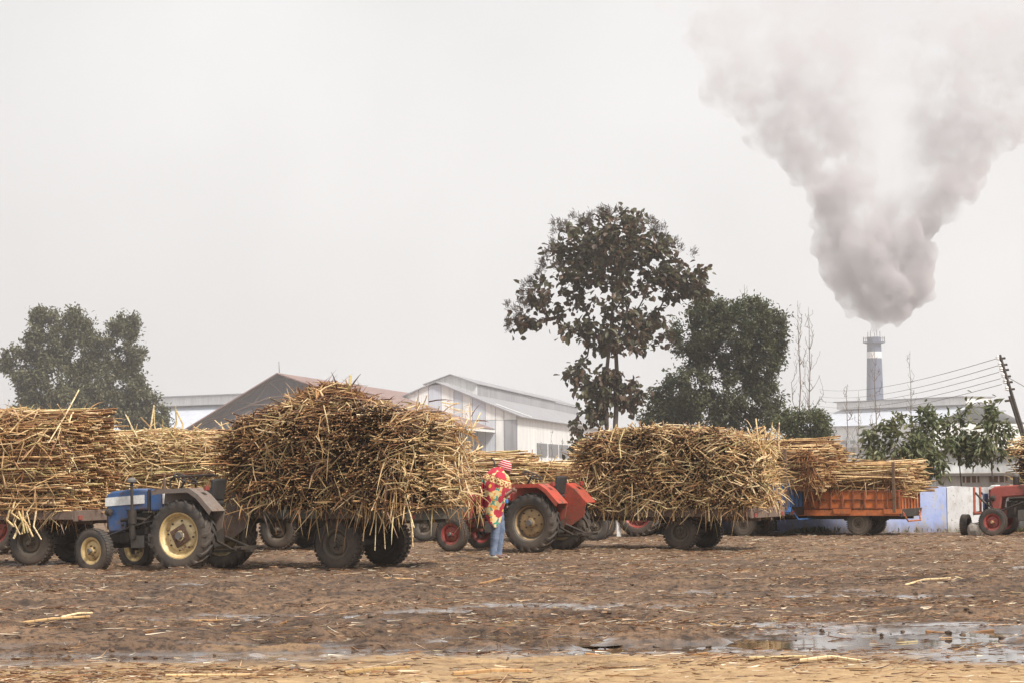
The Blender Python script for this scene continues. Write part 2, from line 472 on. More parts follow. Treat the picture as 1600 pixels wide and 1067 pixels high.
b.inputs['Coat Roughness'].default_value = 0.13
b.inputs['Coat IOR'].default_value = 1.45
bump(n, b, mathn(n, 'ADD', nC, mathn(n, 'MULTIPLY', noi(n, coords(n, (14, 20, 14), src=pos), 3.0, 3), 0.6)), 0.9, 0.03)
for nd in n.nodes:
    if nd.type == 'BUMP': n.links.new(mathn(n, 'SUBTRACT', 0.95, mathn(n, 'MULTIPLY', wet, 0.78)), nd.inputs['Strength'])
M['ground'] = m
ground = np_mesh('ground', np.stack([X, Y, Z], -1).reshape(-1, 3), quads, m, smooth=True, pt=wetness(X, Y).ravel())
tag(ground, kind='structure')

# water standing in the hollows
m, n, b, o = newmat('puddle_water')
b.inputs['Base Color'].default_value = (0.055, 0.040, 0.028, 1)
b.inputs['Roughness'].default_value = 0.035
b.inputs['IOR'].default_value = 1.5
b.inputs['Specular IOR Level'].default_value = 0.9
g = n.nodes.new('ShaderNodeNewGeometry')
bump(n, b, noi(n, coords(n, (3, 7, 1), src=g.outputs['Position']), 2.0, 2), 0.05, 0.004)
M['water'] = m
for bx, by, ax, ay, dp in BASINS:
    k = 40
    vs_ = [(bx + 1.35 * ax * math.cos(2 * math.pi * i / k), by + 1.35 * ay * math.sin(2 * math.pi * i / k), WATER_Z + 0.0004 * BASINS.index((bx, by, ax, ay, dp))) for i in range(k)]
    pu = MB().add(vs_, [tuple(range(k))]).build('puddle', M['water'])
    tag(pu, kind='structure')

# ================================================================== far buildings
m, n, b, o = newmat('corrugated_grey')
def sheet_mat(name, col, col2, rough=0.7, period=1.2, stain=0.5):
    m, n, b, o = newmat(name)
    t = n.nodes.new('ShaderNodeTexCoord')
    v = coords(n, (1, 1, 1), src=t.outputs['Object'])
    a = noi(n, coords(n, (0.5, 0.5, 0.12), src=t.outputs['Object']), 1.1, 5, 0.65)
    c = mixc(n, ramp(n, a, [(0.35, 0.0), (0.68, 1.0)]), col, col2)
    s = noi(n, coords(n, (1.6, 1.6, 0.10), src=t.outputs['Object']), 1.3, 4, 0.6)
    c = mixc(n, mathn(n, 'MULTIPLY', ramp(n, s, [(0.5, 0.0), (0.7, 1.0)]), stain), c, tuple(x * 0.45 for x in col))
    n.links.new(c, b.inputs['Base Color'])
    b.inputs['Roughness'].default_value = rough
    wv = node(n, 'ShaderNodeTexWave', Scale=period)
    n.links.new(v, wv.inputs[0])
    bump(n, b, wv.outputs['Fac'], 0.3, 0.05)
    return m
M['sheet_white'] = sheet_mat('sheet_white', (0.60, 0.60, 0.59), (0.74, 0.74, 0.73), 0.7, stain=0.35)
M['sheet_grey'] = sheet_mat('sheet_grey', (0.20, 0.20, 0.22), (0.30, 0.30, 0.32))
M['roof_grey'] = sheet_mat('roof_grey', (0.20, 0.20, 0.215), (0.27, 0.27, 0.285), stain=0.3)
M['roof_brown'] = sheet_mat('roof_brown', (0.17, 0.10, 0.085), (0.235, 0.145, 0.125), stain=0.3)
M['roof_pale'] = sheet_mat('roof_pale', (0.42, 0.45, 0.52), (0.52, 0.55, 0.60), stain=0.25)
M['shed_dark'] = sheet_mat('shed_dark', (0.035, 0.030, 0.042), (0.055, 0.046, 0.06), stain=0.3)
M['truss'] = paint('truss', (0.13, 0.085, 0.07), 0.7, dirt=0.2)
M['plaster'] = paint('plaster', (0.68, 0.68, 0.68), 0.85, dirt=0.35, dirtcol=(0.28, 0.27, 0.26), scale=0.6, stretch=(1, 1, 0.4))
M['window_dark'] = paint('window_dark', (0.10, 0.105, 0.115), 0.4, dirt=0.2)

def quad_slab(mb, a, b_, c, d, t):
    """a plate of thickness t on four corner points"""
    a, b_, c, d = Vector(a), Vector(b_), Vector(c), Vector(d)
    nn = (b_ - a).cross(d - a).normalized() * t
    mb.add([a, b_, c, d, a - nn, b_ - nn, c - nn, d - nn], [(0, 1, 2, 3), (7, 6, 5, 4), (0, 4, 5, 1), (1, 5, 6, 2), (2, 6, 7, 3), (3, 7, 4, 0)])
    return mb

def frame_at(px, d, ang):
    """origin under the picture column px at distance d, x axis = v (along the gable), y axis = u (away)"""
    p = P(px, 733, d)
    return Vector((p.x, p.y, 0)), ang
U_ANG = -RAD(9.6)     # the sheds run away and a little to the right

# -- open brown shed: local x across the gable (right +), y away along the ridge
KS = 2.2
o0, _ = frame_at(433, 220 * KS, 0)
shed = empty('open_shed', o0, U_ANG, 'large open shed with brown sheet roof and trussed gable behind the tall heaped load', 'shed')
shed.scale = (KS,) * 3; shed.location.z = 1.62 * (1 - KS)
ZR, WL, ZL, WR, ZRr, LEN = 11.35, 9.1, 6.15, 13.4, 6.6, 62.0
mb = MB(); quad_slab(mb, (0, 0, ZR), (WR + .5, 0, ZRr - .18), (WR + .5, LEN, ZRr - .18), (0, LEN, ZR), 0.10)
mb.build('roof', M['roof_brown'], shed)
mb = MB(); quad_slab(mb, (0, LEN, ZR), (-WL - .6, LEN, ZL - .35), (-WL - .6, 0, ZL - .35), (0, 0, ZR), 0.10)
mb.build('roof', M['roof_brown'], shed)
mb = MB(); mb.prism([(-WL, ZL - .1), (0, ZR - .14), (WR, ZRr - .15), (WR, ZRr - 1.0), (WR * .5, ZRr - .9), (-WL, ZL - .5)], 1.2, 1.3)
mb.build('gable_shade', M['shed_dark'], shed)  # dark plate standing for the shaded interior; the gable itself is open
mb = MB(); mb.cyl((0.2, 0.2, ZR), (0.15, 0.2, ZR + 1.1), 0.05, 0.03, 6); mb.build('finial', M['truss'], shed)
def zroof(x): return ZR + (ZL - ZR) * (-x / WL) if x < 0 else ZR + (ZRr - ZR) * (x / WR)
xs = np.linspace(-WL, WR, 15)
low = lambda x: zroof(x) - (0.5 + 1.6 * max(0, 1 - abs(x - 0.5) / 8.0))
for k in range(len(xs) - 1):
    x0, x1 = xs[k], xs[k + 1]
    for (pa, pb) in (((x0, zroof(x0) - .25), (x1, zroof(x1) - .25)), ((x0, low(x0)), (x1, low(x1))),
                     ((x0, zroof(x0) - .25), (x1, low(x1))) if k % 2 else ((x0, low(x0)), (x1, zroof(x1) - .25))):
        mb = MB(); mb.cyl((pa[0], 1.05, pa[1]), (pb[0], 1.05, pb[1]), 0.09, n=5); mb.build('truss_bar', M['truss'], shed)
mb = MB(); mb.cyl((-WL * .35, 1.05, low(-3)), (WR * .5, 1.05, low(-3) + .1), 0.08, n=5); mb.build('tie_bar', M['truss'], shed)
for k in range(6):
    y = 2 + k * (LEN - 4) / 5
    for x, zt in ((-WL + .6, ZL - .5), (WR - .3, ZRr - .4)):
        mb = MB(); mb.b2((x - .22, y - .22, 0), (x + .22, y + .22, zt)); mb.build('column', M['grey_iron'], shed)
for k in range(14):
    y = 2.0 + k * 4.0
    if k in (3, 9): continue
    mb = MB(); mb.b2((WR - .75, y, 0.1), (WR - .68, y + 3.75, ZRr - 1.5 - (k % 3) * .5)); mb.build('wall_sheet', M['sheet_grey' if k % 3 else 'roof_pale'], shed)
mb = MB(); mb.b2((WR + .35, .2, ZRr - .62), (WR + .55, LEN - .2, ZRr - .34)); mb.build('gutter', M['sheet_white'], shed)

# -- grey shed with raised ridge
o1, _ = frame_at(682, 262 * KS, 0)
sh2 = empty('ridge_vent_shed', o1, U_ANG + RAD(1.2), 'grey roofed mill shed with raised ridge and patched white gable sheets', 'shed')
sh2.scale = (KS,) * 3; sh2.location.z = 1.62 * (1 - KS)
ZR2, W2, ZE2, L2 = 12.05, 9.6, 8.05, 120.0
for sg in (1, -1):
    mb = MB()
    pts = [(0, -.4, ZR2), (sg * (W2 + .7), -.4, ZE2 - .3), (sg * (W2 + .7), L2, ZE2 - .3), (0, L2, ZR2)]
    quad_slab(mb, *(pts if sg > 0 else pts[::-1]), 0.12); mb.build('roof', M['roof_grey'], sh2)
    mb = MB()
    pts = [(0, 9.5, ZR2 + 1.25), (sg * 3.4, 9.5, ZR2 + .05), (sg * 3.4, L2 - 4, ZR2 + .05), (0, L2 - 4, ZR2 + 1.25)]
    quad_slab(mb, *(pts if sg > 0 else pts[::-1]), 0.10); mb.build('ridge_roof', M['roof_grey'], sh2)
mb = MB(); mb.prism([(-3.2, ZR2 - 1.4), (3.2, ZR2 - 1.4), (3.2, ZR2), (0, ZR2 + 1.1), (-3.2, ZR2)], 10, 10.3); mb.build('ridge_gable', M['sheet_white'], sh2)
mb = MB(); mb.b2((3.0, 10.4, ZR2 - 1.4), (3.15, L2 - 5, ZR2 - .1)); mb.build('ridge_side', M['sheet_grey'], sh2)
rng = random.Random(5)
xg = -W2
zg = lambda x: ZR2 - .15 - (ZR2 - ZE2) * abs(x) / W2
while xg < W2 - .01:
    wd = min(rng.choice([0.8, 1.0, 1.2, 1.5]), W2 - xg)
    for (za, zb_) in ((0.0, 3.6), (3.65, 7.4), (7.45, 99)):
        t0, t1 = min(zb_, zg(xg)), min(zb_, zg(xg + wd))
        if t0 <= za + .05 and t1 <= za + .05: continue
        dy = rng.uniform(0, .08)
        mb = MB(); mb.prism([(xg + .03, za), (xg + wd - .03, za), (xg + wd - .03, max(za + .02, t1)), (xg + .03, max(za + .02, t0))], .1 - dy, .2 - dy)
        mb.build('wall_sheet', M[rng.choice(['sheet_white', 'sheet_white', 'roof_pale', 'sheet_grey'])], sh2)
    xg += wd
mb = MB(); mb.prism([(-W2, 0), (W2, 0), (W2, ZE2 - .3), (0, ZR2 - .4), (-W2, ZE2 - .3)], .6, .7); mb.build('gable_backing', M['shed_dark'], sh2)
for k in range(8):
    y0_ = .2 + k * 14.9
    mb = MB(); mb.b2((W2 - .1, y0_, 0), (W2 + .05, y0_ + 14.8, ZE2 - .25)); mb.build('side_wall', M['sheet_white'], sh2)
for k in range(5):
    mb = MB(); mb.b2((W2 + .06, 16 + k * 11, 3.3), (W2 + .2, 25 + k * 11, 4.9)); mb.build('window', M['window_dark'], sh2)
for k in range(3):
    mb = MB(); quad_slab(mb, (W2 + .2 - 3.2 * (k == 0), 3 + k * 34, ZE2 + .03 + 1.35 * (k == 0)), (W2 + .5, 8 + k * 34, ZE2 - .1), (W2 + .5, 9 + k * 34, ZE2 - .1), (W2 + .2 - 3.2 * (k == 0), 4 + k * 34, ZE2 + .03 + 1.35 * (k == 0)), 0.05)
    mb.build('roof_light_strip', M['sheet_white'], sh2)

# -- pale blue roofed hall on the left, and the mill house below the chimney
def long_hall(name, label, px0, px1, d0, d1, zr, ze, depth):
    a, c_ = P(px0, 733, d0), P(px1, 733, d1)
    v = Vector((c_.x - a.x, c_.y - a.y, 0)); L_ = v.length
    r = empty(name, (a.x, a.y, 0), math.atan2(v.y, v.x), label, 'mill building')
    for sg in (0, 1):
        mb = MB()
        ys = (0, depth * .5) if sg == 0 else (depth, depth * .5)
        pts = [(0, ys[0] - .6 * (1 - 2 * sg), ze), (L_, ys[0] - .6 * (1 - 2 * sg), ze), (L_, ys[1], zr), (0, ys[1], zr)]
        quad_slab(mb, *(pts if sg == 0 else pts[::-1]), .15); mb.build('roof', M['roof_pale'], r)
    mb = MB(); mb.b2((.5, .2, 0), (L_ - .5, depth - .2, ze)); mb.build('wall', M['sheet_white'], r)
    mb = MB(); mb.b2((1, depth * .36, zr - 1.2), (L_ - 1, depth * .64, zr + 1.4)); mb.build('ridge_vent', M['sheet_white'], r)
    mb = MB(); mb.b2((.6, depth * .33, zr + 1.43), (L_ - .6, depth * .67, zr + 1.85)); mb.build('ridge_cap', M['roof_grey'], r)
    mb = MB(); mb.b2((0, -1.0, ze - .5), (L_, -.75, ze - .1)); mb.build('gutter', M['roof_grey'], r)
    for k in range(int(L_ / 5)):
        mb = MB(); mb.b2((2 + k * 5, .05, ze * .35), (4.6 + k * 5, .19, ze * .68)); mb.build('window', M['window_dark'], r)
    mb = MB(); mb.b2((0, -5, ze * .52), (L_, -.1, ze * .60)); mb.build('lean_to_roof', M['roof_pale'], r)
    return r
long_hall('mill_hall', 'long pale blue roofed mill hall between the left tree and brown shed', 60, 420, 720, 655, 23.8, 14.8, 46)
long_hall('mill_house', 'pale hazy mill house standing below the smoking chimney', 1255, 1462, 880, 820, 25.6, 17.3, 48)
long_hall('mill_annex', 'lower pale mill annex right of the chimney behind the leafy saplings', 1462, 1600, 850, 858, 21.2, 15.9, 40)

# -- chimney
D_CH = 900.0
ct = P(1365.5, 527, D_CH)
m, n, b, o = newmat('chimney_paint')
t = n.nodes.new('ShaderNodeTexCoord'); sp = n.nodes.new('ShaderNodeSeparateXYZ'); n.links.new(t.outputs['Object'], sp.inputs[0])
nv = noi(n, coords(n, (1, 1, .3), src=t.outputs['Object']), .7, 4)
c = mixc(n, nv, (0.055, 0.07, 0.12), (0.10, 0.12, 0.18))
n.links.new(c, b.inputs['Base Color']); b.inputs['Roughness'].default_value = .8
M['chimney'] = m
ch = empty('chimney', (ct.x, ct.y, 0), 0, 'tall dark blue mill chimney with a white band pouring smoke', 'chimney')
HT = ct.z
ch.scale = (1.95, 1.95, 1.0)
mb = MB(); mb.lathe([(2.1, 0), (1.42, HT), (1.15, HT), (1.15, HT - 2), (0, HT - 2)], 28, axis='z'); mb.build('shaft', M['chimney'], ch, smooth=40)
mb = MB(); mb.lathe([(1.55, HT - 8.4), (1.52, HT - 5.8), (1.40, HT - 5.8), (1.40, HT - 8.4)], 28, axis='z', closed=True); mb.build('white_band', M['white_paint'], ch, smooth=40)
mb = MB(); mb.lathe([(1.45, HT - 2.7), (2.3, HT - 2.2), (2.3, HT - 1.9), (1.4, HT - 1.9)], 24, axis='z', closed=True); mb.build('platform', M['chimney'], ch)
for k in range(12):
    a = k * math.pi / 6 + .2
    mb = MB(); mb.cyl((2.2 * math.cos(a), 2.2 * math.sin(a), HT - 1.9), (2.2 * math.cos(a), 2.2 * math.sin(a), HT + .1), .05, n=5); mb.build('rail_post', M['dark_iron'], ch)
mb = MB(); mb.tube([(2.2 * math.cos(k * math.pi / 12), 2.2 * math.sin(k * math.pi / 12), HT - .4) for k in range(24)], .045, 5, closed=True); mb.build('rail', M['dark_iron'], ch)
for k, (x, h) in enumerate(((-1.3, 2.0), (-.75, 2.6), (.1, 1.7), (.55, 2.8), (1.2, 2.3))):
    mb = MB(); mb.cyl((x, -.3, HT - .6), (x, -.3, HT + h), .055, n=5); mb.build('lightning_rod', M['dark_iron'], ch)

# -- smoke: one billowing body of smoke, dense at the mouth and thinning upwards
SPH = [(1366, 519, 7), (1367, 509, 9), (1371, 498, 14), (1356, 487, 18), (1398, 485, 23), (1342, 472, 24), (1408, 468, 28), (1380, 455, 40), (1330, 450, 30), (1432, 442, 32), (1306, 415, 30), (1360, 415, 45), (1428, 405, 36), (1298, 375, 30), (1345, 370, 42), (1412, 368, 36), (1440, 345, 34),
       (1306, 335, 38), (1326, 300, 42), (1288, 288, 34), (1338, 262, 34), (1266, 248, 46), (1310, 222, 46), (1236, 218, 42), (1198, 198, 46), (1268, 170, 64), (1180, 150, 50), (1320, 150, 56), (1220, 100, 80), (1310, 90, 76), (1140, 60, 70), (1240, 20, 100), (1350, 30, 70), (1120, -10, 90), (1230, -90, 120), (1360, -80, 120),
       (1468, 312, 36), (1492, 282, 40), (1458, 265, 38), (1508, 248, 44), (1452, 225, 44), (1530, 228, 30), (1482, 190, 54), (1442, 165, 38), (1520, 150, 58), (1565, 120, 58), (1474, 108, 56), (1595, 70, 80), (1510, 50, 80), (1435, 10, 60), (1625, 0, 95), (1480, -80, 120), (1600, -100, 120), (1700, -60, 120),
       (1392, 325, 34), (1396, 285, 38), (1392, 240, 40), (1392, 190, 42), (1396, 140, 46), (1400, 90, 50), (1570, 190, 40), (1150, 110, 60)]
rs = np.random.default_rng(4)
mb = MB()
ico = bmesh.new(); bmesh.ops.create_icosphere(ico, subdivisions=2, radius=1)
ico.verts.ensure_lookup_table()
IV = [v.co.copy() for v in ico.verts]; IF = [tuple(v.index for v in f.verts) for f in ico.faces]; ico.free()
pm = D_CH / FPX
for (px, py, r) in SPH:
    cpt = P(px, py, D_CH + float(rs.uniform(-.5, .5)) * r * pm)
    R_ = r * pm * 0.98
    mb.add([cpt + v * R_ for v in IV], IF)
    for k in range(16 if py > 150 else 9):
        d = Vector(rs.normal(size=3)).normalized()
        r2 = R_ * float(rs.uniform(.25, .5))
        mb.add([cpt + d * R_ * .88 + v * r2 for v in IV], IF)
m, n, b, o = newmat('smoke')
n.nodes.remove(b)
pv = n.nodes.new('ShaderNodeVolumePrincipled')
pv.inputs['Color'].default_value = (0.70, 0.665, 0.685, 1)
pv.inputs['Anisotropy'].default_value = 0.1
g = n.nodes.new('ShaderNodeTexCoord')
sp = n.nodes.new('ShaderNodeSeparateXYZ'); n.links.new(g.outputs['Object'], sp.inputs[0])
zrel = mathn(n, 'DIVIDE', mathn(n, 'SUBTRACT', sp.outputs[2], HT), 144.0, clamp=True)
dens = ramp(n, zrel, [(0.0, 0.20), (0.05, 0.50), (0.25, 0.36), (0.5, 0.21), (0.75, 0.095), (1.0, 0.03)])
xg = P(1394, 240, D_CH).x            # thin haze only between the two arms
gap = mathn(n, 'DIVIDE', mathn(n, 'SUBTRACT', mathn(n, 'ABSOLUTE', mathn(n, 'SUBTRACT', sp.outputs[0], xg)), 4.0), 15.0, clamp=True)
gap = mathn(n, 'ADD', mathn(n, 'MULTIPLY', gap, .93), .07)
gz = mathn(n, 'DIVIDE', mathn(n, 'SUBTRACT', zrel, .28), .14, clamp=True)
gz = mathn(n, 'MULTIPLY', gz, mathn(n, 'SUBTRACT', 1.0, mathn(n, 'MULTIPLY', mathn(n, 'DIVIDE', mathn(n, 'SUBTRACT', zrel, .58), .22, clamp=True), .4)))
gap = mathn(n, 'ADD', mathn(n, 'MULTIPLY', gap, gz), mathn(n, 'SUBTRACT', 1.0, gz))
dens = mathn(n, 'MULTIPLY', dens, gap)
nn_ = noi(n, coords(n, (1, 1, 1), src=g.outputs['Object']), 0.075, 7, 0.66)
th_ = mathn(n, 'ADD', .33, mathn(n, 'MULTIPLY', zrel, .14))
dens = mathn(n, 'MULTIPLY', dens, mathn(n, 'DIVIDE', mathn(n, 'SUBTRACT', nn_, th_), .28, clamp=True))
n.links.new(mathn(n, 'MULTIPLY', dens, 0.9), pv.inputs['Density'])
n.links.new(pv.outputs[0], o.inputs['Volume'])
m.cycles.volume_step_rate = 0.12
smoke = mb.build('smoke', m)
rmod = smoke.modifiers.new('remesh', 'REMESH'); rmod.mode = 'VOXEL'; rmod.voxel_size = 1.2
tx = bpy.data.textures.new('billow', 'CLOUDS'); tx.noise_scale = 6.0; tx.noise_depth = 4
dm = smoke.modifiers.new('billow', 'DISPLACE'); dm.texture = tx; dm.strength = 4.2; dm.texture_coords = 'GLOBAL'; dm.mid_level = .5
tag(smoke, 'thick grey mauve smoke rising in two plumes from the chimney', 'smoke', kind='stuff')

# ================================================================== yard wall, house, pole
m, n, b, o = newmat('limewash_blue')
def limewash(name, col, col2):
    m, n, b, o = newmat(name)
    t = n.nodes.new('ShaderNodeTexCoord'); sp = n.nodes.new('ShaderNodeSeparateXYZ'); n.links.new(t.outputs['Object'], sp.inputs[0])
    a = noi(n, coords(n, (1, 1, 1), src=t.outputs['Object']), 1.6, 6, .65)
    bb = noi(n, coords(n, (2, 2, .6), src=t.outputs['Object']), 3.0, 6, .7)
    c = mixc(n, ramp(n, a, [(.35, 0.), (.65, 1.)]), col, col2)
    c = mixc(n, ramp(n, bb, [(.54, 0.), (.62, .85)]), c, (.46, .43, .40))
    sp3 = noi(n, coords(n, (4, 4, 3), src=t.outputs['Object']), 4.0, 4, .7)
    c = mixc(n, ramp(n, sp3, [(.60, 0.), (.68, .8)]), c, (.16, .14, .12))
    low_ = mathn(n, 'MULTIPLY', mathn(n, 'SUBTRACT', .28, sp.outputs[2]), 4., clamp=True)
    c = mixc(n, mathn(n, 'MULTIPLY', low_, ramp(n, bb, [(.3, .2), (.6, 1.)])), c, (.20, .16, .12))
    n.links.new(c, b.inputs['Base Color']); b.inputs['Roughness'].default_value = .9
    bump(n, b, bb, .4, .02)
    return m
M['wash_blue'] = limewash('wash_blue', (.30, .38, .68), (.44, .50, .72))
M['wash_white'] = limewash('wash_white', (.56, .56, .57), (.70, .70, .71))
YW = 55.5
wall = empty('yard_wall', (0, YW, 0), 0, 'low limewashed yard wall, blue then grey white, behind the orange trailer', 'wall')
rng = random.Random(8)
x = 3.0
xs_b = P(1478, 790, YW).x
while x < 19:
    seg = 2.7
    x2 = x + seg
    if x < xs_b < x2: x2 = xs_b
    nseg = 14
    top = [1.10 + .02 * math.sin(x * 3 + k) + rng.uniform(-.015, .015) for k in range(nseg + 1)]
    poly = [(x + .006, -.1)] + [(x2 - .006, -.1)] + [(x + .006 + (x2 - x - .012) * k / nseg, top[k]) for k in range(nseg, -1, -1)]
    dy = rng.uniform(-.012, .012)
    MB().prism(poly, -.13 + dy, .13 + dy).build('wall_panel', M['wash_blue' if x2 <= xs_b + .01 else 'wash_white'], wall)
    x = x2

D_H = 105.0
a, c_ = P(1462, 700, D_H), P(1625, 700, D_H)
house = empty('white_house', (a.x, D_H, 0), 0, 'low white plastered house with lattice vent and dark ledge behind the wall', 'house')
LH, ZH = c_.x - a.x, P(1540, 702, D_H).z
m_st = paint('plaster_stained', (0.66, 0.66, 0.66), 0.9, dirt=0.6, dirtcol=(0.12, 0.11, 0.10), scale=1.1, stretch=(1, 1, .5))
zl = P(1540, 738, D_H).z
mb = MB(); mb.b2((0, 0, -.5), (LH, 5, zl - .15)); mb.build('lower_wall', m_st, house)
jx0, jx1 = P(1541, 717, D_H).x - a.x, P(1562, 717, D_H).x - a.x
jz0, jz1 = P(1550, 724, D_H).z, P(1550, 711, D_H).z
mb = MB(); mb.b2((0, .25, zl), (jx0, 5, ZH)); mb.b2((jx1, .25, zl), (LH, 5, ZH)); mb.b2((jx0, .25, zl), (jx1, .6, jz0)); mb.b2((jx0, .25, jz1), (jx1, .6, ZH))
mb.build('upper_wall', m_st, house)
mb = MB(); mb.b2((jx0, .9, jz0 - .05), (jx1, 1, jz1 + .05)); mb.build('vent_backing', M['window_dark'], house)
for k in range(1, 7):
    xx = jx0 + (jx1 - jx0) * k / 7
    mb = MB(); mb.b2((xx - .03, .32, jz0), (xx + .03, .5, jz1)); mb.build('lattice_bar', M['plaster'], house)
for k in range(1, 5):
    zz = jz0 + (jz1 - jz0) * k / 5
    mb = MB(); mb.b2((jx0, .34, zz - .025), (jx1, .48, zz + .025)); mb.build('lattice_bar', M['plaster'], house)
mb = MB(); mb.b2((-.3, -.7, zl - .14), (LH, .24, zl - .02)); mb.build('ledge', paint('ledge', (.10, .095, .09), .9, dirt=.5), house)
mb = MB(); mb.b2((-.2, -.15, ZH), (LH, 5.2, ZH + .12)); mb.build('parapet', m_st, house)
for pxa, pxb in ((1504, 1530), (1546, 1574), (1590, 1615)):
    xa, xb = P(pxa, 745, D_H).x - a.x, P(pxb, 745, D_H).x - a.x
    za, zb_ = P(1540, 753, D_H).z, P(1540, 743, D_H).z
    w_ = MB(); w_.b2((xa, -.03, za), (xb, .05, zb_)); wo = w_.build('window', paint('shutter', (.16, .085, .05), .7, dirt=.3), house)
    for k in range(3):
        xx = xa + (xb - xa) * (k + .5) / 3
        MB().b2((xx - .03, -.06, za), (xx + .03, -.035, zb_)).build('window_bar', M['plaster'], wo)

# leaning power pole
D_P = 95.0
top, mid = P(1562, 554, D_P), P(1598, 672, D_P)
dirp = (mid - top).normalized()
base = top + dirp * ((top.z + .3) / -dirp.z)
pole = empty('power_pole', (base.x, base.y, 0), 0, 'leaning dark steel power pole with insulators and a side strut', 'power pole')
lb = lambda p: p - Vector((base.x, base.y, 0))
mb = MB(); mb.cyl(lb(base), lb(top), .095, .065, 8); mb.build('mast', M['dark_iron'], pole)
s0, s1 = P(1577, 618, D_P), P(1600, 690, D_P)
sdv = (s1 - s0).normalized(); sb = s0 + sdv * ((s0.z + .3) / -sdv.z)
mb = MB(); mb.cyl(lb(sb), lb(s0), .07, .055, 8); mb.build('strut', M['dark_iron'], pole)
mb = MB(); mb.cyl(lb(P(1570, 626, D_P)), lb(P(1586, 624, D_P)), .05, n=6); mb.build('strut_clamp', M['dark_iron'], pole)
for k, yy in enumerate((560, 570, 578, 588, 597, 608)):
    f = (yy - 554) / 118
    xc = 1562 + 36 * f
    mb = MB(); mb.cyl(lb(P(xc - 5, yy + .5, D_P)), lb(P(xc + 7, yy - 1, D_P)), .05, n=6); arm = mb.build('cross_arm', M['dark_iron'], pole)
    q = lb(P(xc - 5, yy, D_P))
    mb = MB(); mb.lathe([(0, .16), (.05, .15), (.09, .06), (.05, .04), (.09, -.02), (.04, -.05), (0, -.05)], 8, c=q, axis='z'); mb.build('insulator', M['white_paint'], arm)
m_w = paint('wire', (.10, .09, .09), .6, dirt=0)
for k, (ya, yb) in enumerate(((560, 586), (571, 597), (581, 604), (591, 612), (600, 620))):
    a_, b_ = P(1557 + k * 2, ya, D_P), P(1280, yb + 22, 230)
    pts = []
    for q in range(15):
        u = q / 14; pp = a_.lerp(b_, u); pp.z -= 1.2 * 4 * u * (1 - u) * .5; pts.append(pp)
    wr = MB(); wr.tube(pts, .014, 4); tag(wr.build('overhead_wire', m_w), ['topmost', 'second', 'middle', 'fourth', 'lowest'][k] + ' of five thin wires running left from the leaning pole', 'wire', 'overhead wires')
wr = MB(); wr.tube([P(1573, 588, D_P), P(1600, 603, 88), P(1700, 640, 60)], .014, 4); tag(wr.build('overhead_wire', m_w), 'single wire running right and down from the leaning pole', 'wire')
# ================================================================== trees
def limb_mesh(name, mat, parent, segs, n=6):
    """segs: list of (p0, p1, r0, r1) frusta in one mesh"""
    P0 = np.array([s[0] for s in segs], float); P1 = np.array([s[1] for s in segs], float)
    R0 = np.array([s[2] for s in segs]); R1 = np.array([s[3] for s in segs])
    D = P1 - P0; D /= np.linalg.norm(D, axis=1)[:, None] + 1e-9
    A = np.cross(D, np.where(np.abs(D[:, 2:3]) > .9, [[1., 0, 0]], [[0, 0, 1.]])); A /= np.linalg.norm(A, axis=1)[:, None] + 1e-9
    B = np.cross(D, A)
    th = np.arange(n) * 2 * np.pi / n
    ring = np.cos(th)[None, :, None] * A[:, None, :] + np.sin(th)[None, :, None] * B[:, None, :]
    V = np.concatenate([P0[:, None, :] + ring * R0[:, None, None], P1[:, None, :] + ring * R1[:, None, None]], 1).reshape(-1, 3)
    i = np.arange(n); j = (i + 1) % n
    q = np.stack([i, j, n + j, n + i], -1)
    Q = (q[None] + (np.arange(len(segs)) * 2 * n)[:, None, None]).reshape(-1, 4)
    return np_mesh(name, V, Q, mat, smooth=True, parent=parent)

def leaves_np(C, D, L, W, N, cup=0.15):
    """leaf blades: tip-pointed folded ovals (6 points, 2 quads) at C, along D, blade normal near N"""
    D = D / (np.linalg.norm(D, axis=1)[:, None] + 1e-9)
    Sd = np.cross(D, N); Sd /= np.linalg.norm(Sd, axis=1)[:, None] + 1e-9
    Nn = np.cross(Sd, D)
    L = L[:, None]; W = W[:, None]
    b0 = C; tip = C + D * L - Nn * L * cup
    l1, r1 = C + D * L * .35 + Sd * W * .5 + Nn * W * .12, C + D * L * .35 - Sd * W * .5 + Nn * W * .12
    l2, r2 = C + D * L * .72 + Sd * W * .40 + Nn * W * .05, C + D * L * .72 - Sd * W * .40 + Nn * W * .05
    V = np.stack([b0, l1, l2, tip, r2, r1], 1).reshape(-1, 3)
    k = np.arange(len(C)) * 6
    Q = np.concatenate([np.stack([k, k + 1, k + 2, k + 3], -1), np.stack([k, k + 3, k + 4, k + 5], -1)])
    return V, Q

def grow(rng, trunk, samples, jit=0.12):
    """join every sample point to the nearest point of the growing skeleton"""
    nodes = [np.array(p, float) for p in trunk]; par = [-1] + list(range(len(trunk) - 1))
    root = nodes[len(trunk) // 3]
    samples = samples[np.argsort(np.linalg.norm(samples - root, axis=1))]
    tips = []
    for s in samples:
        arr = np.array(nodes)
        d = np.linalg.norm(arr - s, axis=1) + 0.35 * np.maximum(0, arr[:, 2] - s[2])
        k = int(np.argmin(d)); dist = np.linalg.norm(arr[k] - s)
        if dist < .05: continue
        st = max(1, int(dist / .7))
        prev, p0 = k, arr[k]
        for q in range(1, st + 1):
            u = q / st
            p = p0 + (s - p0) * u + (rng.normal(size=3) * jit * dist / st if q < st else 0)
            p[2] += .10 * dist * math.sin(math.pi * u) * .5
            nodes.append(p); par.append(prev); prev = len(nodes) - 1
        tips.append(prev)
    return nodes, par, tips

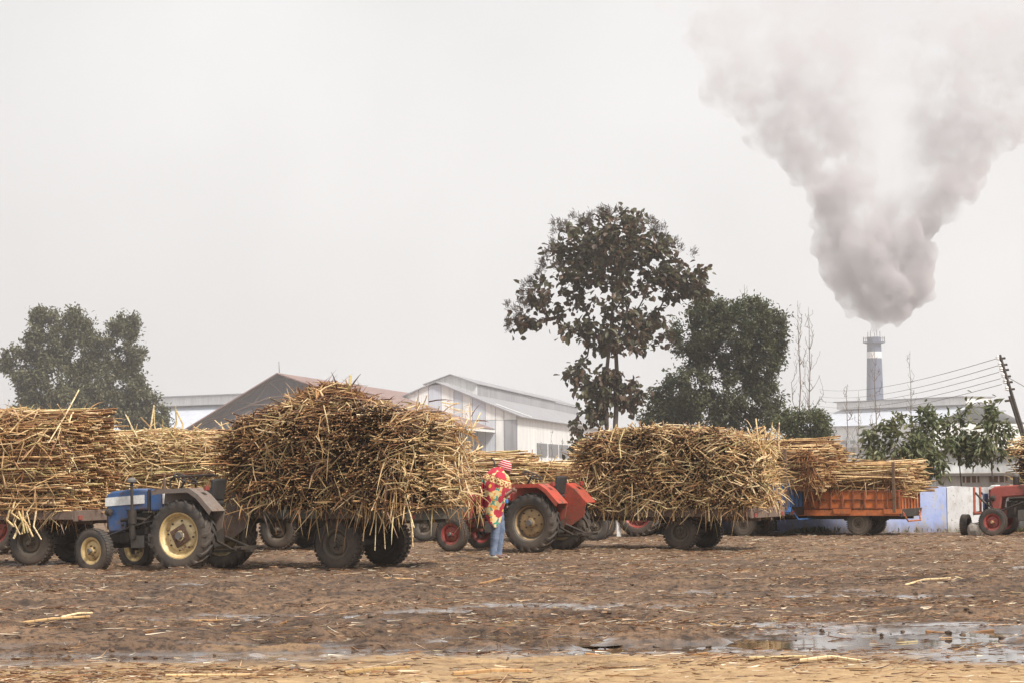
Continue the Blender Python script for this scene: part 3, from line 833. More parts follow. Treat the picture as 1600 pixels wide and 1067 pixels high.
def radii(nodes, par, tip_r, expo, rmax):
    cnt = np.zeros(len(nodes))
    kids = set(par)
    for i in range(len(nodes) - 1, -1, -1):
        if i not in kids: cnt[i] += 1
        if par[i] >= 0: cnt[par[i]] += cnt[i]
    return np.minimum(tip_r * np.maximum(cnt, 1) ** expo, rmax)

def tree(name, label, cat, base, env, trunk, n_s, n_leaf, leaf_len, leaf_w, cols, seed, tip_r=.012, expo=.45, rmax=.3, spread=.5, group=None, droop=.3, bark='bark', shell=0.0, mat='leaf', n_parts=0, up=0.2):
    """env: ellipsoids (x, z, rx, rz, weight, y offset) about the base, metres"""
    rng = np.random.default_rng(seed)
    t = empty(name, base, 0, label, cat, group)
    W = np.array([e[4] for e in env], float); W /= W.sum()
    S_ = []
    for e, wgt in zip(env, W):
        k = max(2, int(n_s * wgt))
        u = rng.normal(size=(k, 3)); u /= np.linalg.norm(u, axis=1)[:, None]
        r = (shell + (1 - shell) * rng.random(k)) ** (1 / 2.4)
        S_.append(np.stack([e[0] + u[:, 0] * r * e[2], (e[5] if len(e) > 5 else 0) + u[:, 1] * r * e[2] * .85, e[1] + u[:, 2] * r * e[3]], -1))
    S_ = np.concatenate(S_)
    nodes, par, tips = grow(rng, trunk, S_)
    R_ = radii(nodes, par, tip_r, expo, rmax)
    segs = [(nodes[par[i]], nodes[i], R_[par[i]] if par[par[i]] >= 0 or par[i] == 0 else R_[par[i]], R_[i]) for i in range(len(nodes)) if par[i] >= 0]
    limb_mesh('trunk', M[bark], t, segs)
    if not n_leaf: return t
    tp = np.array([nodes[i] for i in tips]); pp = np.array([nodes[par[i]] for i in tips])
    k = rng.integers(0, len(tp), n_leaf)
    u = rng.random((n_leaf, 1)) ** .6
    C = pp[k] * (1 - u) + tp[k] * u + rng.normal(size=(n_leaf, 3)) * spread * (0.35 + .65 * rng.random((n_leaf, 1)))
    out_ = C - np.array([0, 0, C[:, 2].mean()]); out_ /= np.linalg.norm(out_, axis=1)[:, None] + 1e-6
    D = out_ * .5 + rng.normal(size=(n_leaf, 3)) * .7; D[:, 2] += up - droop
    N = rng.normal(size=(n_leaf, 3)) * .55 + np.array([0, 0, 1.0])
    L = leaf_len * rng.uniform(.6, 1.3, n_leaf); Wd = leaf_w * rng.uniform(.7, 1.25, n_leaf)
    V, Q = leaves_np(C, D, L, Wd, N)
    cc = np.array(cols, float)
    # whole clumps share a tone, single leaves vary about it
    ci = (np.floor(noise2(C[:, 0] * .9 + 7, C[:, 2] * .9 + C[:, 1], seed) * 2.2 + .5 + rng.normal(size=n_leaf) * .6 + len(cc) / 2)).astype(int).clip(0, len(cc) - 1)
    fc = cc[ci] * rng.uniform(.75, 1.25, (n_leaf, 1))
    if n_parts:                        # the leaves largest in view, each one by itself
        order = np.argsort(-(L * (1 + .02 * -C[:, 1])))
        pick = order[:n_parts * 3][::3]; rest = np.setdiff1d(np.arange(n_leaf), pick)
        vars_ = []
        for q in range(6):
            one = rng.normal(size=(1, 3)) * .2
            v1, q1 = leaves_np(np.zeros((1, 3)), np.array([[1., 0, 0]]), np.array([1.]), np.array([leaf_w / leaf_len * rng.uniform(.85, 1.15)]), np.array([[0, .0, 1.]]) + one, cup=rng.uniform(.05, .3))
            ob = np_mesh('leaf', v1, q1, M[mat], np.tile(cc[q % len(cc)], (2, 1)))
            vars_.append(ob.data); bpy.data.objects.remove(ob)
        for q, i in enumerate(pick):
            ob = bpy.data.objects.new('leaf', vars_[q % 6]); COL.objects.link(ob); ob.parent = t
            dv = Vector(D[i]).normalized(); nv = Vector(N[i]); sv = dv.cross(nv).normalized(); nv = sv.cross(dv)
            mm = Matrix((dv, -sv, nv)).transposed().to_4x4() @ Matrix.Diagonal((L[i], L[i], L[i], 1))
            mm.translation = Vector(C[i]); ob.matrix_local = mm
        V, Q = leaves_np(C[rest], D[rest], L[rest], Wd[rest], N[rest]); fc = fc[rest]
    f = np_mesh('crown', V, Q, M[mat], np.concatenate([fc, fc]), parent=t)
    f['kind'] = 'stuff'
    return t

def pxenv(px, py, rx, rz, d, base, wgt=1.0, yo=0.0):
    p = P(px, py, d); k = d / FPX
    return (p.x - base.x, p.z, rx * k, rz * k, wgt, yo)

# tall teak-like tree with big leaves, standing behind the middle load
D1 = 132.0
b1 = P(951, 733, D1); b1.z = 0
def lp(px, py, d, b_, yo=0.0):
    p = P(px, py, d); return (p.x - b_.x, yo, p.z)
trunk1 = [(0.2, 0, 0), lp(950, 700, D1, b1), lp(948, 660, D1, b1), lp(946, 620, D1, b1), lp(948, 580, D1, b1), lp(952, 540, D1, b1), lp(956, 500, D1, b1), lp(958, 460, D1, b1), lp(956, 420, D1, b1)]
env1 = [pxenv(950, 378, 92, 50, D1, b1, 3.2), pxenv(900, 410, 60, 45, D1, b1, 1.3), pxenv(1010, 410, 60, 50, D1, b1, 1.5), pxenv(850, 465, 50, 35, D1, b1, .7), pxenv(815, 500, 28, 16, D1, b1, .35),
        pxenv(1060, 440, 45, 40, D1, b1, 1.1), pxenv(1085, 445, 20, 25, D1, b1, .4), pxenv(950, 450, 75, 45, D1, b1, 1.5), pxenv(960, 520, 70, 40, D1, b1, 1.3), pxenv(1010, 510, 50, 40, D1, b1, .8), pxenv(885, 510, 40, 20, D1, b1, .3),
        pxenv(915, 590, 34, 40, D1, b1, .8), pxenv(985, 620, 26, 36, D1, b1, .7), pxenv(950, 600, 26, 60, D1, b1, .7), pxenv(930, 645, 30, 22, D1, b1, .4), pxenv(900, 690, 14, 35, D1, b1, .35)]
TEAK = [(.075, .048, .032), (.062, .050, .028), (.080, .076, .036), (.105, .064, .038), (.060, .060, .028)]
teak = tree('big_leaf_tree', 'tall spreading tree with big brown green leaves behind the middle cane load', 'tree', b1, env1, trunk1, 440, 6200, .41, .28, TEAK, 3, tip_r=.018, expo=.42, rmax=.22, spread=.30, droop=.55, n_parts=300)
# second stem, and the lacy dry flower sprays at the top of the crown
limb_mesh('trunk', M['bark'], teak, [((.35, .2, 0), lp(962, 660, D1, b1, .2), .2, .17), (lp(962, 660, D1, b1, .2), lp(965, 600, D1, b1, .2), .17, .15), (lp(965, 600, D1, b1, .2), lp(962, 540, D1, b1, .1), .15, .12), (lp(962, 540, D1, b1, .1), lp(985, 470, D1, b1, .3), .12, .07)])
rng = np.random.default_rng(8)
Cs, Ds = [], []
for (px, py) in ((872, 352), (885, 345), (905, 335), (925, 330), (945, 328), (965, 330), (985, 338), (1005, 342), (1025, 350), (1045, 365), (1060, 372), (1072, 388), (860, 385), (845, 400), (828, 418), (818, 440), (808, 462), (798, 485), (790, 500), (800, 470), (868, 400), (1030, 345), (915, 345)):
    for q in range(3):
        c0 = np.array(lp(px + (950 - px) * .06 + rng.normal() * 6, py + 8 + rng.normal() * 6, D1, b1, rng.uniform(-1.5, 1.5)))
        k = 60
        u = rng.normal(size=(k, 3)) * np.array([.10, .10, .12]); Cs.append(c0 + u); Ds.append(rng.normal(size=(k, 3)) * .5 + [(px - 950) / 300, 0, .55])
C = np.concatenate(Cs); D = np.concatenate(Ds); kk = len(C)
V, Q = leaves_np(C, D, rng.uniform(.12, .38, kk), rng.uniform(.010, .022, kk), rng.normal(size=(kk, 3)))
f = np_mesh('flower_spray', V, Q, M['leaf'], np.tile(np.array([[.11, .085, .07]]) * rng.uniform(.7, 1.3, (kk, 1)), (2, 1)), parent=teak); f['kind'] = 'stuff'

# dense dark round tree beside it
D2 = 142.0
b2 = P(1125, 733, D2); b2.z = 0
env2 = [pxenv(1150, 530, 78, 62, D2, b2, 3), pxenv(1165, 510, 66, 46, D2, b2, 1.6), pxenv(1090, 520, 45, 52, D2, b2, 1.6), pxenv(1190, 560, 44, 60, D2, b2, 1.4), pxenv(1120, 610, 85, 55, D2, b2, 2.6), pxenv(1050, 630, 38, 36, D2, b2, 1.0), pxenv(1030, 655, 28, 30, D2, b2, .6), pxenv(1180, 640, 50, 40, D2, b2, 1.2), pxenv(1110, 480, 24, 20, D2, b2, .4), pxenv(1085, 650, 60, 45, D2, b2, 1.2)]
trunk2 = [(0, 0, 0), (.1, 0, 1.2), (.2, 0, 2.6), (.3, 0, 4.0), (.5, 0, 5.5), (.6, 0, 7.0)]
GREEN = [(.032, .038, .018), (.048, .056, .024), (.075, .082, .034), (.060, .066, .028), (.10, .105, .045)]
tree('evergreen_tree', 'dense dark green rounded tree right of the big leaved tree', 'tree', b2, env2, trunk2, 640, 42000, .24, .12, GREEN, 11, tip_r=.010, rmax=.3, spread=.30, shell=.35)
b2b = P(1258, 733, 118); b2b.z = 0
envb = [pxenv(1262, 668, 36, 30, 118, b2b, 2), pxenv(1235, 660, 26, 30, 118, b2b, 1), pxenv(1282, 678, 20, 22, 118, b2b, .8), pxenv(1250, 700, 45, 24, 118, b2b, 1)]
tree('round_bush', 'light green rounded bush at the foot of the dark tree', 'bush', b2b, envb, [(0, 0, 0), (0, 0, .7), (.05, 0, 1.4), (.05, 0, 2.1)], 130, 8500, .17, .085, [(.06, .07, .028), (.085, .095, .035), (.10, .11, .045), (.07, .08, .03)], 15, tip_r=.008, spread=.22, shell=.3)

# hazy tree on the left
D3 = 270.0
b3 = P(132, 733, D3); b3.z = 0
env3 = [pxenv(75, 530, 34, 42, D3, b3, 1.1), pxenv(128, 545, 30, 48, D3, b3, 1.1), pxenv(190, 545, 34, 46, D3, b3, 1.2), pxenv(85, 600, 62, 46, D3, b3, 2), pxenv(170, 610, 62, 50, D3, b3, 2), pxenv(125, 640, 100, 40, D3, b3, 2), pxenv(30, 570, 32, 26, D3, b3, .6), pxenv(215, 640, 34, 36, D3, b3, .8), pxenv(55, 650, 38, 30, D3, b3, .7), pxenv(68, 492, 20, 14, D3, b3, .3), pxenv(118, 500, 16, 16, D3, b3, .3), pxenv(198, 505, 18, 16, D3, b3, .3), pxenv(240, 655, 22, 24, D3, b3, .4)]
trunk3 = [(0, 0, 0), (0, 0, 2), (.1, 0, 4.5), (.1, 0, 7), (.0, 0, 9.6), (-.1, 0, 12.3)]
tree('misty_tree', 'broad olive green tree standing in mist at the far left', 'tree', b3, env3, trunk3, 900, 52000, .42, .22, [(.075, .080, .040), (.10, .10, .048), (.13, .125, .06), (.085, .085, .042)], 21, tip_r=.012, rmax=.3, spread=.52, shell=.3)

# leafy saplings over the wall
SAP = [(.075, .09, .040), (.10, .12, .052), (.13, .145, .068), (.17, .165, .08)]
def sapling(px, d, lobes, label, seed, n_leaf, n_parts=60):
    b_ = P(px, 733, d); b_.z = 0
    env = [pxenv(x, y, rx, rz, d, b_, rx * rz, (seed % 3 - 1) * .2) for (x, y, rx, rz) in lobes]
    topz = max(e[1] for e in env)
    tree('leafy_sapling', label, 'sapling', b_, env, [(0, 0, -.05), (.03, 0, topz * .3), (-.02, 0, topz * .55), (.03, 0, topz * .8)], 40, n_leaf, .23, .085, SAP, seed, tip_r=.007, expo=.40, rmax=.05, spread=.16, droop=.75, up=0.25, n_parts=n_parts)
sapling(1398, 63, [(1378, 690, 26, 26), (1402, 680, 24, 30), (1420, 705, 30, 30), (1385, 720, 34, 22), (1402, 650, 12, 14)], 'dark bushy sapling nearest the orange trailer load', 31, 1000)
sapling(1445, 64, [(1442, 640, 14, 18), (1455, 660, 22, 18), (1440, 690, 26, 30), (1465, 700, 20, 26), (1450, 730, 34, 22)], 'dark leafy sapling with a pointed top left of the white house', 32, 1000)
sapling(1500, 66, [(1514, 640, 10, 14), (1508, 665, 20, 24), (1500, 700, 26, 22), (1480, 690, 16, 22), (1475, 655, 10, 16), (1525, 700, 20, 20)], 'tall thin sapling standing in front of the house vent', 33, 700)
sapling(1550, 65, [(1548, 645, 12, 14), (1535, 660, 14, 16), (1562, 670, 16, 22), (1545, 690, 26, 20), (1575, 695, 14, 20)], 'open leafy sapling close to the leaning pole', 34, 650)

# bare winter trees
def bare(px, d, ptop, spreadpx, label, seed, n_s=70, pbot=640):
    rng = np.random.default_rng(seed)
    b_ = P(px, 733, d); b_.z = 0
    t = empty('bare_tree', b_, 0, label, 'bare tree', 'bare winter trees')
    H = P(px, ptop, d).z; sw = spreadpx * d / FPX
    tr = [(rng.normal() * .04, 0, H * k / 9) for k in range(10)]
    S_ = []
    for k in range(n_s):
        z = H * rng.uniform(.35, .98); rmx = sw * (1.05 - z / H) ** .6
        a = rng.uniform(0, 6.28)
        S_.append((rmx * math.cos(a) * rng.uniform(.3, 1), rmx * math.sin(a) * rng.uniform(.3, 1), min(H * 1.0, z + rmx * .8)))
    nodes, par, tips = [np.array(p) for p in tr], [-1] + list(range(9)), []
    for s in S_:
        s = np.array(s); arr = np.array(nodes)
        dd = np.linalg.norm(arr[:, :2] - s[:2], axis=1); want = s[2] - 1.6 * dd
        k = int(np.argmin(dd + .8 * np.abs(arr[:, 2] - want)))
        p0 = arr[k]; prev = k
        for q in range(1, 5):
            u = q / 4
            p = p0 + (s - p0) * np.array([u ** .7, u ** .7, u]) + rng.normal(size=3) * .03 * (q < 4)
            nodes.append(p); par.append(prev); prev = len(nodes) - 1
    R_ = radii(nodes, par, .009, .38, .06)
    limb_mesh('trunk', M['bark_pale'], t, [(nodes[par[i]], nodes[i], R_[par[i]], R_[i]) for i in range(len(nodes)) if par[i] >= 0], 5)
bare(1252, 135, 470, 26, 'tall bare tree just right of the dark round tree', 41)
bare(1268, 120, 480, 34, 'wider bare tree with forked twigs over the light green bush', 42, 50)
bare(1325, 140, 600, 22, 'short bare tree with thin stems left of the chimney foot', 43, 34)
bare(1370, 130, 545, 26, 'bare tree standing in line with the chimney', 44, 46)
bare(1343, 150, 610, 18, 'thin bare tree between chimney and forked bare tree', 46, 30)
bare(1425, 150, 548, 20, 'bare tree with straight twigs right of the chimney', 45, 30)
bare(1168, 150, 445, 34, 'bare tree top poking out above the dark round tree', 47, 40)
for k, (px, pt) in enumerate(((845, 690), (862, 672), (880, 684), (893, 664), (906, 650))):
    bare(px, 150, pt, 9, ['leftmost', 'second', 'middle', 'fourth', 'rightmost'][k] + ' of five thin bare shrubs before the white shed wall', 60 + k, 16)

# dry yellowish weeds left of the saplings
rng = np.random.default_rng(90)
b_ = P(1338, 733, 70); b_.z = 0
t = empty('dry_weeds', b_, 0, 'tall dry yellowish weeds behind the low cane load', 'weeds')
segs = []
Cs, Ds = [], []
for k in range(26):
    x0, y0_ = rng.uniform(-.9, .9), rng.uniform(-.5, .5); h = rng.uniform(1.2, 2.6); lx, ly = rng.normal() * .25, rng.normal() * .2
    p = [np.array([x0 + lx * u * u, y0_ + ly * u, h * u]) for u in (0, .35, .7, 1)]
    segs += [(p[i], p[i + 1], .010 - .002 * i, .008 - .002 * i) for i in range(3)]
    for q in range(14):
        u = rng.uniform(.3, 1); Cs.append([x0 + lx * u * u, y0_ + ly * u, h * u]); Ds.append(rng.normal(size=3))
limb_mesh('stems', M['bark_pale'], t, segs, 4)['kind'] = 'stuff'
C, D = np.array(Cs), np.array(Ds); kk = len(C)
V, Q = leaves_np(C, D, rng.uniform(.05, .13, kk), rng.uniform(.02, .04, kk), rng.normal(size=(kk, 3)))
np_mesh('leaves', V, Q, M['leaf'], np.tile(np.array([[.38, .30, .12]]) * rng.uniform(.6, 1.3, (kk, 1)), (2, 1)), parent=t)['kind'] = 'stuff'

# grass and weeds along the foot of the wall
kk = 9000
rng = np.random.default_rng(91)
gx = rng.uniform(3, 19, kk); dens_ = np.clip(.22 + 1.6 * noise2(gx * .7, gx * 0, 5), 0.02, 1)
keep = rng.random(kk) < dens_; gx = gx[keep]; kk = len(gx)
C = np.stack([gx, YW - .2 - np.abs(rng.normal(size=kk)) * .3, np.zeros(kk) - .01], -1)
D = rng.normal(size=(kk, 3)) * .45 + [0, 0, .9]
hgt = .05 + .11 * np.clip(noise2(gx * 1.1, gx * 0 + 3, 9) + .4, 0, 1)
V, Q = leaves_np(C, D, hgt * rng.uniform(.6, 1.5, kk), rng.uniform(.008, .016, kk), rng.normal(size=(kk, 3)), cup=.3)
gc = np.array([(.10, .12, .05), (.15, .15, .065), (.28, .22, .12)])[rng.integers(0, 3, kk)]
tag(np_mesh('grass', V, Q, M['leaf'], np.concatenate([gc, gc])), 'short green grass and weeds along the wall foot', 'grass', kind='stuff')
#@@OBJECTS@@
# ================================================================== wheels
def tyre_mesh(R, W, rr, lugs, lug_h, ang, seg=44):
    mb = MB()
    h = W / 2
    Ri = R - lug_h
    mb.lathe([(rr, h * .72), (rr + .10 * (Ri - rr), h * .90), (rr + .45 * (Ri - rr), h), (rr + .78 * (Ri - rr), h * .97), (Ri - .012, h * .84), (Ri, h * .55), (Ri, 0),
              (Ri, -h * .55), (Ri - .012, -h * .84), (rr + .78 * (Ri - rr), -h * .97), (rr + .45 * (Ri - rr), -h), (rr + .10 * (Ri - rr), -h * .90), (rr, -h * .72)], seg)
    if ang:                            # slanted farm lugs
        for s in (1, -1):
            for k in range(lugs):
                a0 = 2 * math.pi * (k + (.5 if s < 0 else 0)) / lugs
                vs_ = []
                for (y, da, rad) in ((-.02 * s, -.03, R), (.55 * h * s, ang * .55, R), (.98 * h * s, ang, R - lug_h * .9), (1.02 * h * s, ang * 1.05, R - lug_h * 2.6)):
                    for e in (-1, 1):
                        for (rad2) in (rad, rad - lug_h * 1.3):
                            t_ = a0 + da + e * (.018 / R + .012)
                            vs_.append((rad2 * math.cos(t_), y, rad2 * math.sin(t_)))
                fs = []
                for q in range(3):
                    o_ = q * 4
                    fs += [(o_, o_ + 2, o_ + 6, o_ + 4), (o_, o_ + 4, o_ + 5, o_ + 1), (o_ + 2, o_ + 3, o_ + 7, o_ + 6)]
                fs += [(0, 1, 3, 2), (12, 14, 15, 13)]
                mb.add(vs_, fs)
    else:                              # block or ribbed tread
        for k in range(lugs):
            for row in ((-.62, -.05), (.05, .62)):
                t0 = 2 * math.pi * (k + (.5 if row[0] > 0 else 0)) / lugs
                dt = 2 * math.pi / lugs * .32
                vs_ = []
                for y in row:
                    for e in (-1, 1):
                        for rad2 in (R, Ri - .005):
                            vs_.append((rad2 * math.cos(t0 + e * dt), y * h * 1.5, rad2 * math.sin(t0 + e * dt)))
                mb.add(vs_, [(0, 4, 6, 2), (0, 2, 3, 1), (4, 5, 7, 6), (0, 1, 5, 4), (2, 6, 7, 3)])
    return mb
def add_wheel(parent, pos, R, W, rr, tyre='rubber', rim='cream_rim', lugs=20, lug_h=.03, ang=.28, hub='round', side=1, steer=0.0, disc='', spin=0.0):
    w_ = MB()
    h = W / 2
    # rim: flange, well, disc pushed in or out
    inn = h * .30
    w_.lathe([(rr + .012, h * .72), (rr + .018, h * .80), (rr - .006, h * .80), (rr - .035, h * .62), (rr - .05, inn * .6), (rr * .76, inn * .4), (rr * .70, inn), (rr * .60, inn + .012), (rr * .28, inn + .012), (rr * .22, inn + .05), (0.001, inn + .055)], 36)
    w_.lathe([(rr + .012, -h * .72), (rr + .018, -h * .80), (rr - .006, -h * .80), (rr - .05, -h * .3), (rr - .055, inn * .55)], 36)
    rimo = w_.build('wheel', M[disc or rim], parent, smooth=35)
    rimo.location = pos
    rimo.rotation_euler = (0, 0, steer + (0 if side > 0 else math.pi))
    rimo.rotation_mode = 'XYZ'
    t_ = tyre_mesh(R, W, rr, lugs, lug_h, ang).build('tyre', M[tyre], rimo, smooth=32)
    t_.rotation_euler = (0, spin, 0)
    if disc:
        MB().lathe([(rr + .014, h * .73), (rr + .022, h * .83), (rr - .004, h * .83), (rr - .033, h * .64), (rr - .047, inn * .7), (rr * .765, inn * .48), (rr * .755, inn * .52), (rr - .04, inn * .9)], 36).build('rim_ring', M[rim], rimo, smooth=35)
    if hub == 'square':
        q = MB(); q.box((0, inn + .035, 0), (.30, .02, .30), Matrix.Rotation(RAD(28), 3, 'Y')); q.build('hub_plate', M['rust_iron'], rimo, .008)
        q = MB(); q.cyl((0, inn + .04, 0), (0, inn + .10, 0), .07, .06, 14); q.build('hub_cap', M['grey_iron'], rimo, smooth=40)
        nb, rb = 6, .105
    else:
        q = MB(); q.cyl((0, inn + .03, 0), (0, inn + .105, 0), rr * .20, rr * .15, 14); q.build('hub_cap', M['grey_iron' if hub == 'round' else hub], rimo, smooth=40)
        nb, rb = 6, rr * .36
    q = MB()
    for k in range(nb):
        a = 2 * math.pi * k / nb + .3
        q.cyl((rb * math.cos(a), inn, rb * math.sin(a)), (rb * math.cos(a), inn + (.075 if hub == 'square' else .045), rb * math.sin(a)), .014, n=6)
    q.build('bolts', M['rust_iron'], rimo)
    if R > .5:
        q = MB()
        for k in range(8):
            a = 2 * math.pi * k / 8 + .1
            q.cyl((rr * .66 * math.cos(a), inn - .01, rr * .66 * math.sin(a)), (rr * .66 * math.cos(a), inn + .03, rr * .66 * math.sin(a)), .016, n=6)
        q.build('rim_bolts', M['dark_iron'], rimo)
    return rimo

# ================================================================== tractor
def tractor(label, loc, rz, p, tilt=0.0):
    t = empty('tractor', loc, rz, label, 'tractor')
    t.rotation_euler = (0, tilt, rz)
    g = p.get
    body, RR, RF, WB, TR, TF = M[p['body']], p['RR'], p['RF'], p['WB'], p['TR'], p['TF']
    hz = p.get('hz', 0.0)              # hood lift
    # drive line
    q = MB(); q.b2((-.28, -.19, RR - .22), (.62, .19, RR + .20)); q.b2((.55, -.16, RR - .18), (.98, .16, RR + .10)); q.build('gearbox', M['engine'], t, .03)
    q = MB(); q.cyl((0, -TR / 2 + .16, RR), (0, TR / 2 - .16, RR), .12, n=14); q.build('rear_axle', M['engine'], t, smooth=40)
    q = MB(); q.b2((.95, -.17, RF + .10), (1.58, .17, .80)); q.b2((1.0, -.13, .78), (1.5, .13, .98 + hz)); q.build('engine_block', M[p.get('eng', 'engine')], t, .02)
    q = MB()
    for k in range(4): q.cyl((1.05 + k * .14, .16, .72), (1.05 + k * .14, .24, .80), .028, n=8)
    q.tube([(1.0, .22, .86), (1.2, .235, .88), (1.5, .225, .86)], .032, 8)
    q.cyl((.98, .20, .55), (.98, .20, .74), .055, n=12)
    q.cyl((1.38, .2, .50), (1.38, .2, .66), .045, n=12)
    q.build('manifold', M[p.get('mani', 'dark_iron')], t, smooth=40)
    q = MB(); q.b2((1.02, .17, RF + .02), (1.30, .26, .60)); q.b2((.60, .2, RF + .06), (.92, .30, RF + .26)); q.build('side_box', M['grey_iron'], t, .012)
    q = MB(); q.cyl((.80, .27, .95), (.80, .27, 1.0), .03, n=8); q.tube([(.72, .30, .86), (1.2, .31, .76), (WB - .05, .34, RF + .22)], .018, 8); q.build('drag_link', M['dark_iron'], t, smooth=40)
    # front axle and its carrier
    q = MB(); q.b2((WB - .08, -TF / 2 + .10, RF + .02), (WB + .06, TF / 2 - .10, RF + .13)); q.b2((WB - .35, -.15, RF + .12), (WB + .18, .15, RF + .30)); q.build('front_axle', M[p.get('axle', 'dark_iron')], t, .012)
    for s in (1, -1):
        q = MB(); q.cyl((WB, s * (TF / 2 - .12), RF - .1), (WB, s * (TF / 2 - .12), RF + .24), .035, n=10); q.cyl((WB, s * (TF / 2 - .13), RF), (WB, s * (TF / 2), RF), .04, n=10); q.build('king_pin', M['dark_iron'], t, smooth=40)
    # bonnet
    hw = p.get('hw', .235)
    prof = [(x, z + hz) for x, z in p['hood']]
    q = MB(); q.prism(prof, -hw, hw); q.build('bonnet', body, t, .035)
    if g('stripe'):
        x0, x1, za, zb_, sl = p['stripe']
        for s in (1, -1):
            q = MB(); q.prism([(x0, za + sl), (x1, za), (x1, zb_), (x0, zb_ + sl)], s * (hw + .001), s * (hw + .012)); q.build('side_stripe', M['white_paint'], t)
        q = MB(); q.prism([(.905, 1.0), (.945, 1.0), (.945, 1.37), (.905, 1.37)], -hw - .008, hw + .008); q.build('bonnet_seam', M['dark_iron'], t)
        q = MB(); q.prism([(.645, 1.0), (.895, 1.0), (.895, 1.362), (.645, 1.352)], -.255, .255); q.build('fuel_tank', body, t, .03)
        q = MB(); q.prism([(.605, 1.12), (.635, 1.12), (.635, 1.365), (.605, 1.365)], -.262, .262); q.build('dash_strap', M['white_paint'], t)
        q = MB(); q.prism([(.46, 1.08), (.60, 1.08), (.60, 1.33), (.50, 1.31)], -.2, .2); q.build('dash_panel', body, t, .02)
    else:
        q = MB(); q.prism([(.50, .98 + hz), (.72, .98 + hz), (.72, 1.26 + hz), (.55, 1.24 + hz)], -.2, .2); q.build('dash_panel', body, t, .02)
        q = MB(); q.prism([(.74, 1.14 + hz), (1.12, 1.12 + hz), (1.12, 1.245 + hz), (.74, 1.26 + hz)], -hw - .012, hw + .012); q.build('fuel_tank', M['white_paint'] if g('white_tank') else body, t, .02)
    fx = max(x for x, z in prof)
    zt, zb_ = max(z for x, z in prof) - .10, min(z for x, z in prof) + .05
    gr = MB(); gr.b2((fx - .06, -hw + .03, zb_), (fx + .008, hw - .03, zt)); gro = gr.build('grille', M['dark_iron'], t, .01)
    for k in range(6):
        z = zb_ + (zt - zb_) * (k + .5) / 6
        MB().b2((fx - .02, -hw + .04, z - .012), (fx + .02, hw - .04, z + .012)).build('grille_bar', M[p.get('grille', 'grey_iron')], gro)
    for s in (1, -1):
        q = MB(); q.lathe([(.001, .05), (.05, .04), (.065, .0), (.06, -.05), (.001, -.07)], 14); hl = q.build('headlight', M['dark_iron'], t, smooth=50)
        hl.location = (fx - .10, s * (hw + .065), (1.0 if g('stripe') else .97) + hz); hl.rotation_euler = (0, 0, -math.pi / 2)
    # stacks
    if g('cleaner'):
        x, y, zlow, zhi = p['cleaner']
        q = MB(); q.cyl((x, y, zlow), (x, y, zlow + .24), .075, n=14); q.cyl((x, y, zlow - .26), (x, y, zlow), .055, n=12); q.cyl((x, y, zlow + .24), (x, y, zhi), .026, n=10); st = q.build('air_cleaner', M['dark_iron'], t, smooth=40)
        MB().lathe([(.001, .075), (.06, .06), (.085, .035), (.085, 0), (.03, -.02), (.001, -.02)], 16, c=(x, y, zhi), axis='z').build('pre_cleaner_cup', M['grey_iron'], st, smooth=40)
    if g('exhaust'):
        x, y, zlow, zhi, r, bent = p['exhaust']
        q = MB()
        q.cyl((x, y, zlow), (x, y, zlow + (zhi - zlow) * .6), r, n=12)
        pts = [(x, y, zlow + (zhi - zlow) * .6), (x, y, zhi)] + ([(x + .02, y, zhi + .06), (x + .08, y, zhi + .11)] if bent else [])
        q.tube(pts, r * .5, 8); q.build('exhaust_pipe', M[p.get('exmat', 'dark_iron')], t, smooth=40)
    # wheel guards
    fm = M[p['fender']]
    fz = RR * 2 + .17
    for s in (1, -1):
        yi, yo_ = s * (TR / 2 - .24), s * (TR / 2 + .14)
        path = [(.52, fz - .02), (.40, fz), (-.22, fz + .01), (-.40, fz - .10), (-.66, fz - .36)]
        th = .02
        top_ = path + [(x - .012, z - th) for x, z in path[::-1]]
        f_ = MB(); f_.prism(top_, min(yi, yo_), max(yi, yo_)); fo = f_.build('fender', fm, t, .008)
        lip = [(x, z) for x, z in path] + [(x * .93, z - .075) for x, z in path[::-1]]
        q = MB(); q.prism(lip, yo_ - .006 * s, yo_ + .012 * s); q.build('fender_lip', fm, fo)
        inner = [(.50, fz - .03), (.40, fz - .008), (-.22, fz), (-.40, fz - .11), (-.66, fz - .37), (-.60, RR + .1), (-.3, RR - .1), (.3, RR - .05), (.55, RR + .25)]
        q = MB(); q.prism(inner, yi - .012, yi + .012); q.build('fender_side', fm, fo)
        lm = MB(); lm.box((-.45, yi + s * .2, fz + .0), (.06, .1, .08)); lm.build('tail_lamp', M['red_paint'], fo, .01)
    # driver's place
    sw = MB()
    sc = Vector((.34, 0, fz + .17)); sn = Vector((-.42, 0, .9)).normalized(); su = Vector((0, 1, 0)); sv = sn.cross(su)
    sw.tube([sc + su * (.2 * math.cos(a)) + sv * (.2 * math.sin(a)) for a in np.linspace(0, 2 * math.pi, 25)[:-1]], .014, 6, closed=True)
    for a in (0.5, 2.6, 4.7): sw.cyl(sc, sc + su * (.2 * math.cos(a)) + sv * (.2 * math.sin(a)), .009, n=5)
    swo = sw.build('steering_wheel', M['dark_iron'], t, smooth=50)
    MB().cyl(sc, (.62, 0, fz - .25), .022, n=8).build('steering_column', M['dark_iron'], swo, smooth=40)
    st = MB(); st.b2((-.30, -.2, fz - .30), (.08, .2, fz - .20)); se = st.build('seat', M['seat_black'], t, .04)
    q = MB(); q.prism([(-.30, fz - .22), (-.22, fz - .22), (-.28, fz + .15), (-.37, fz + .15)], -.19, .19); q.build('seat_back', M['seat_black'], se, .04)
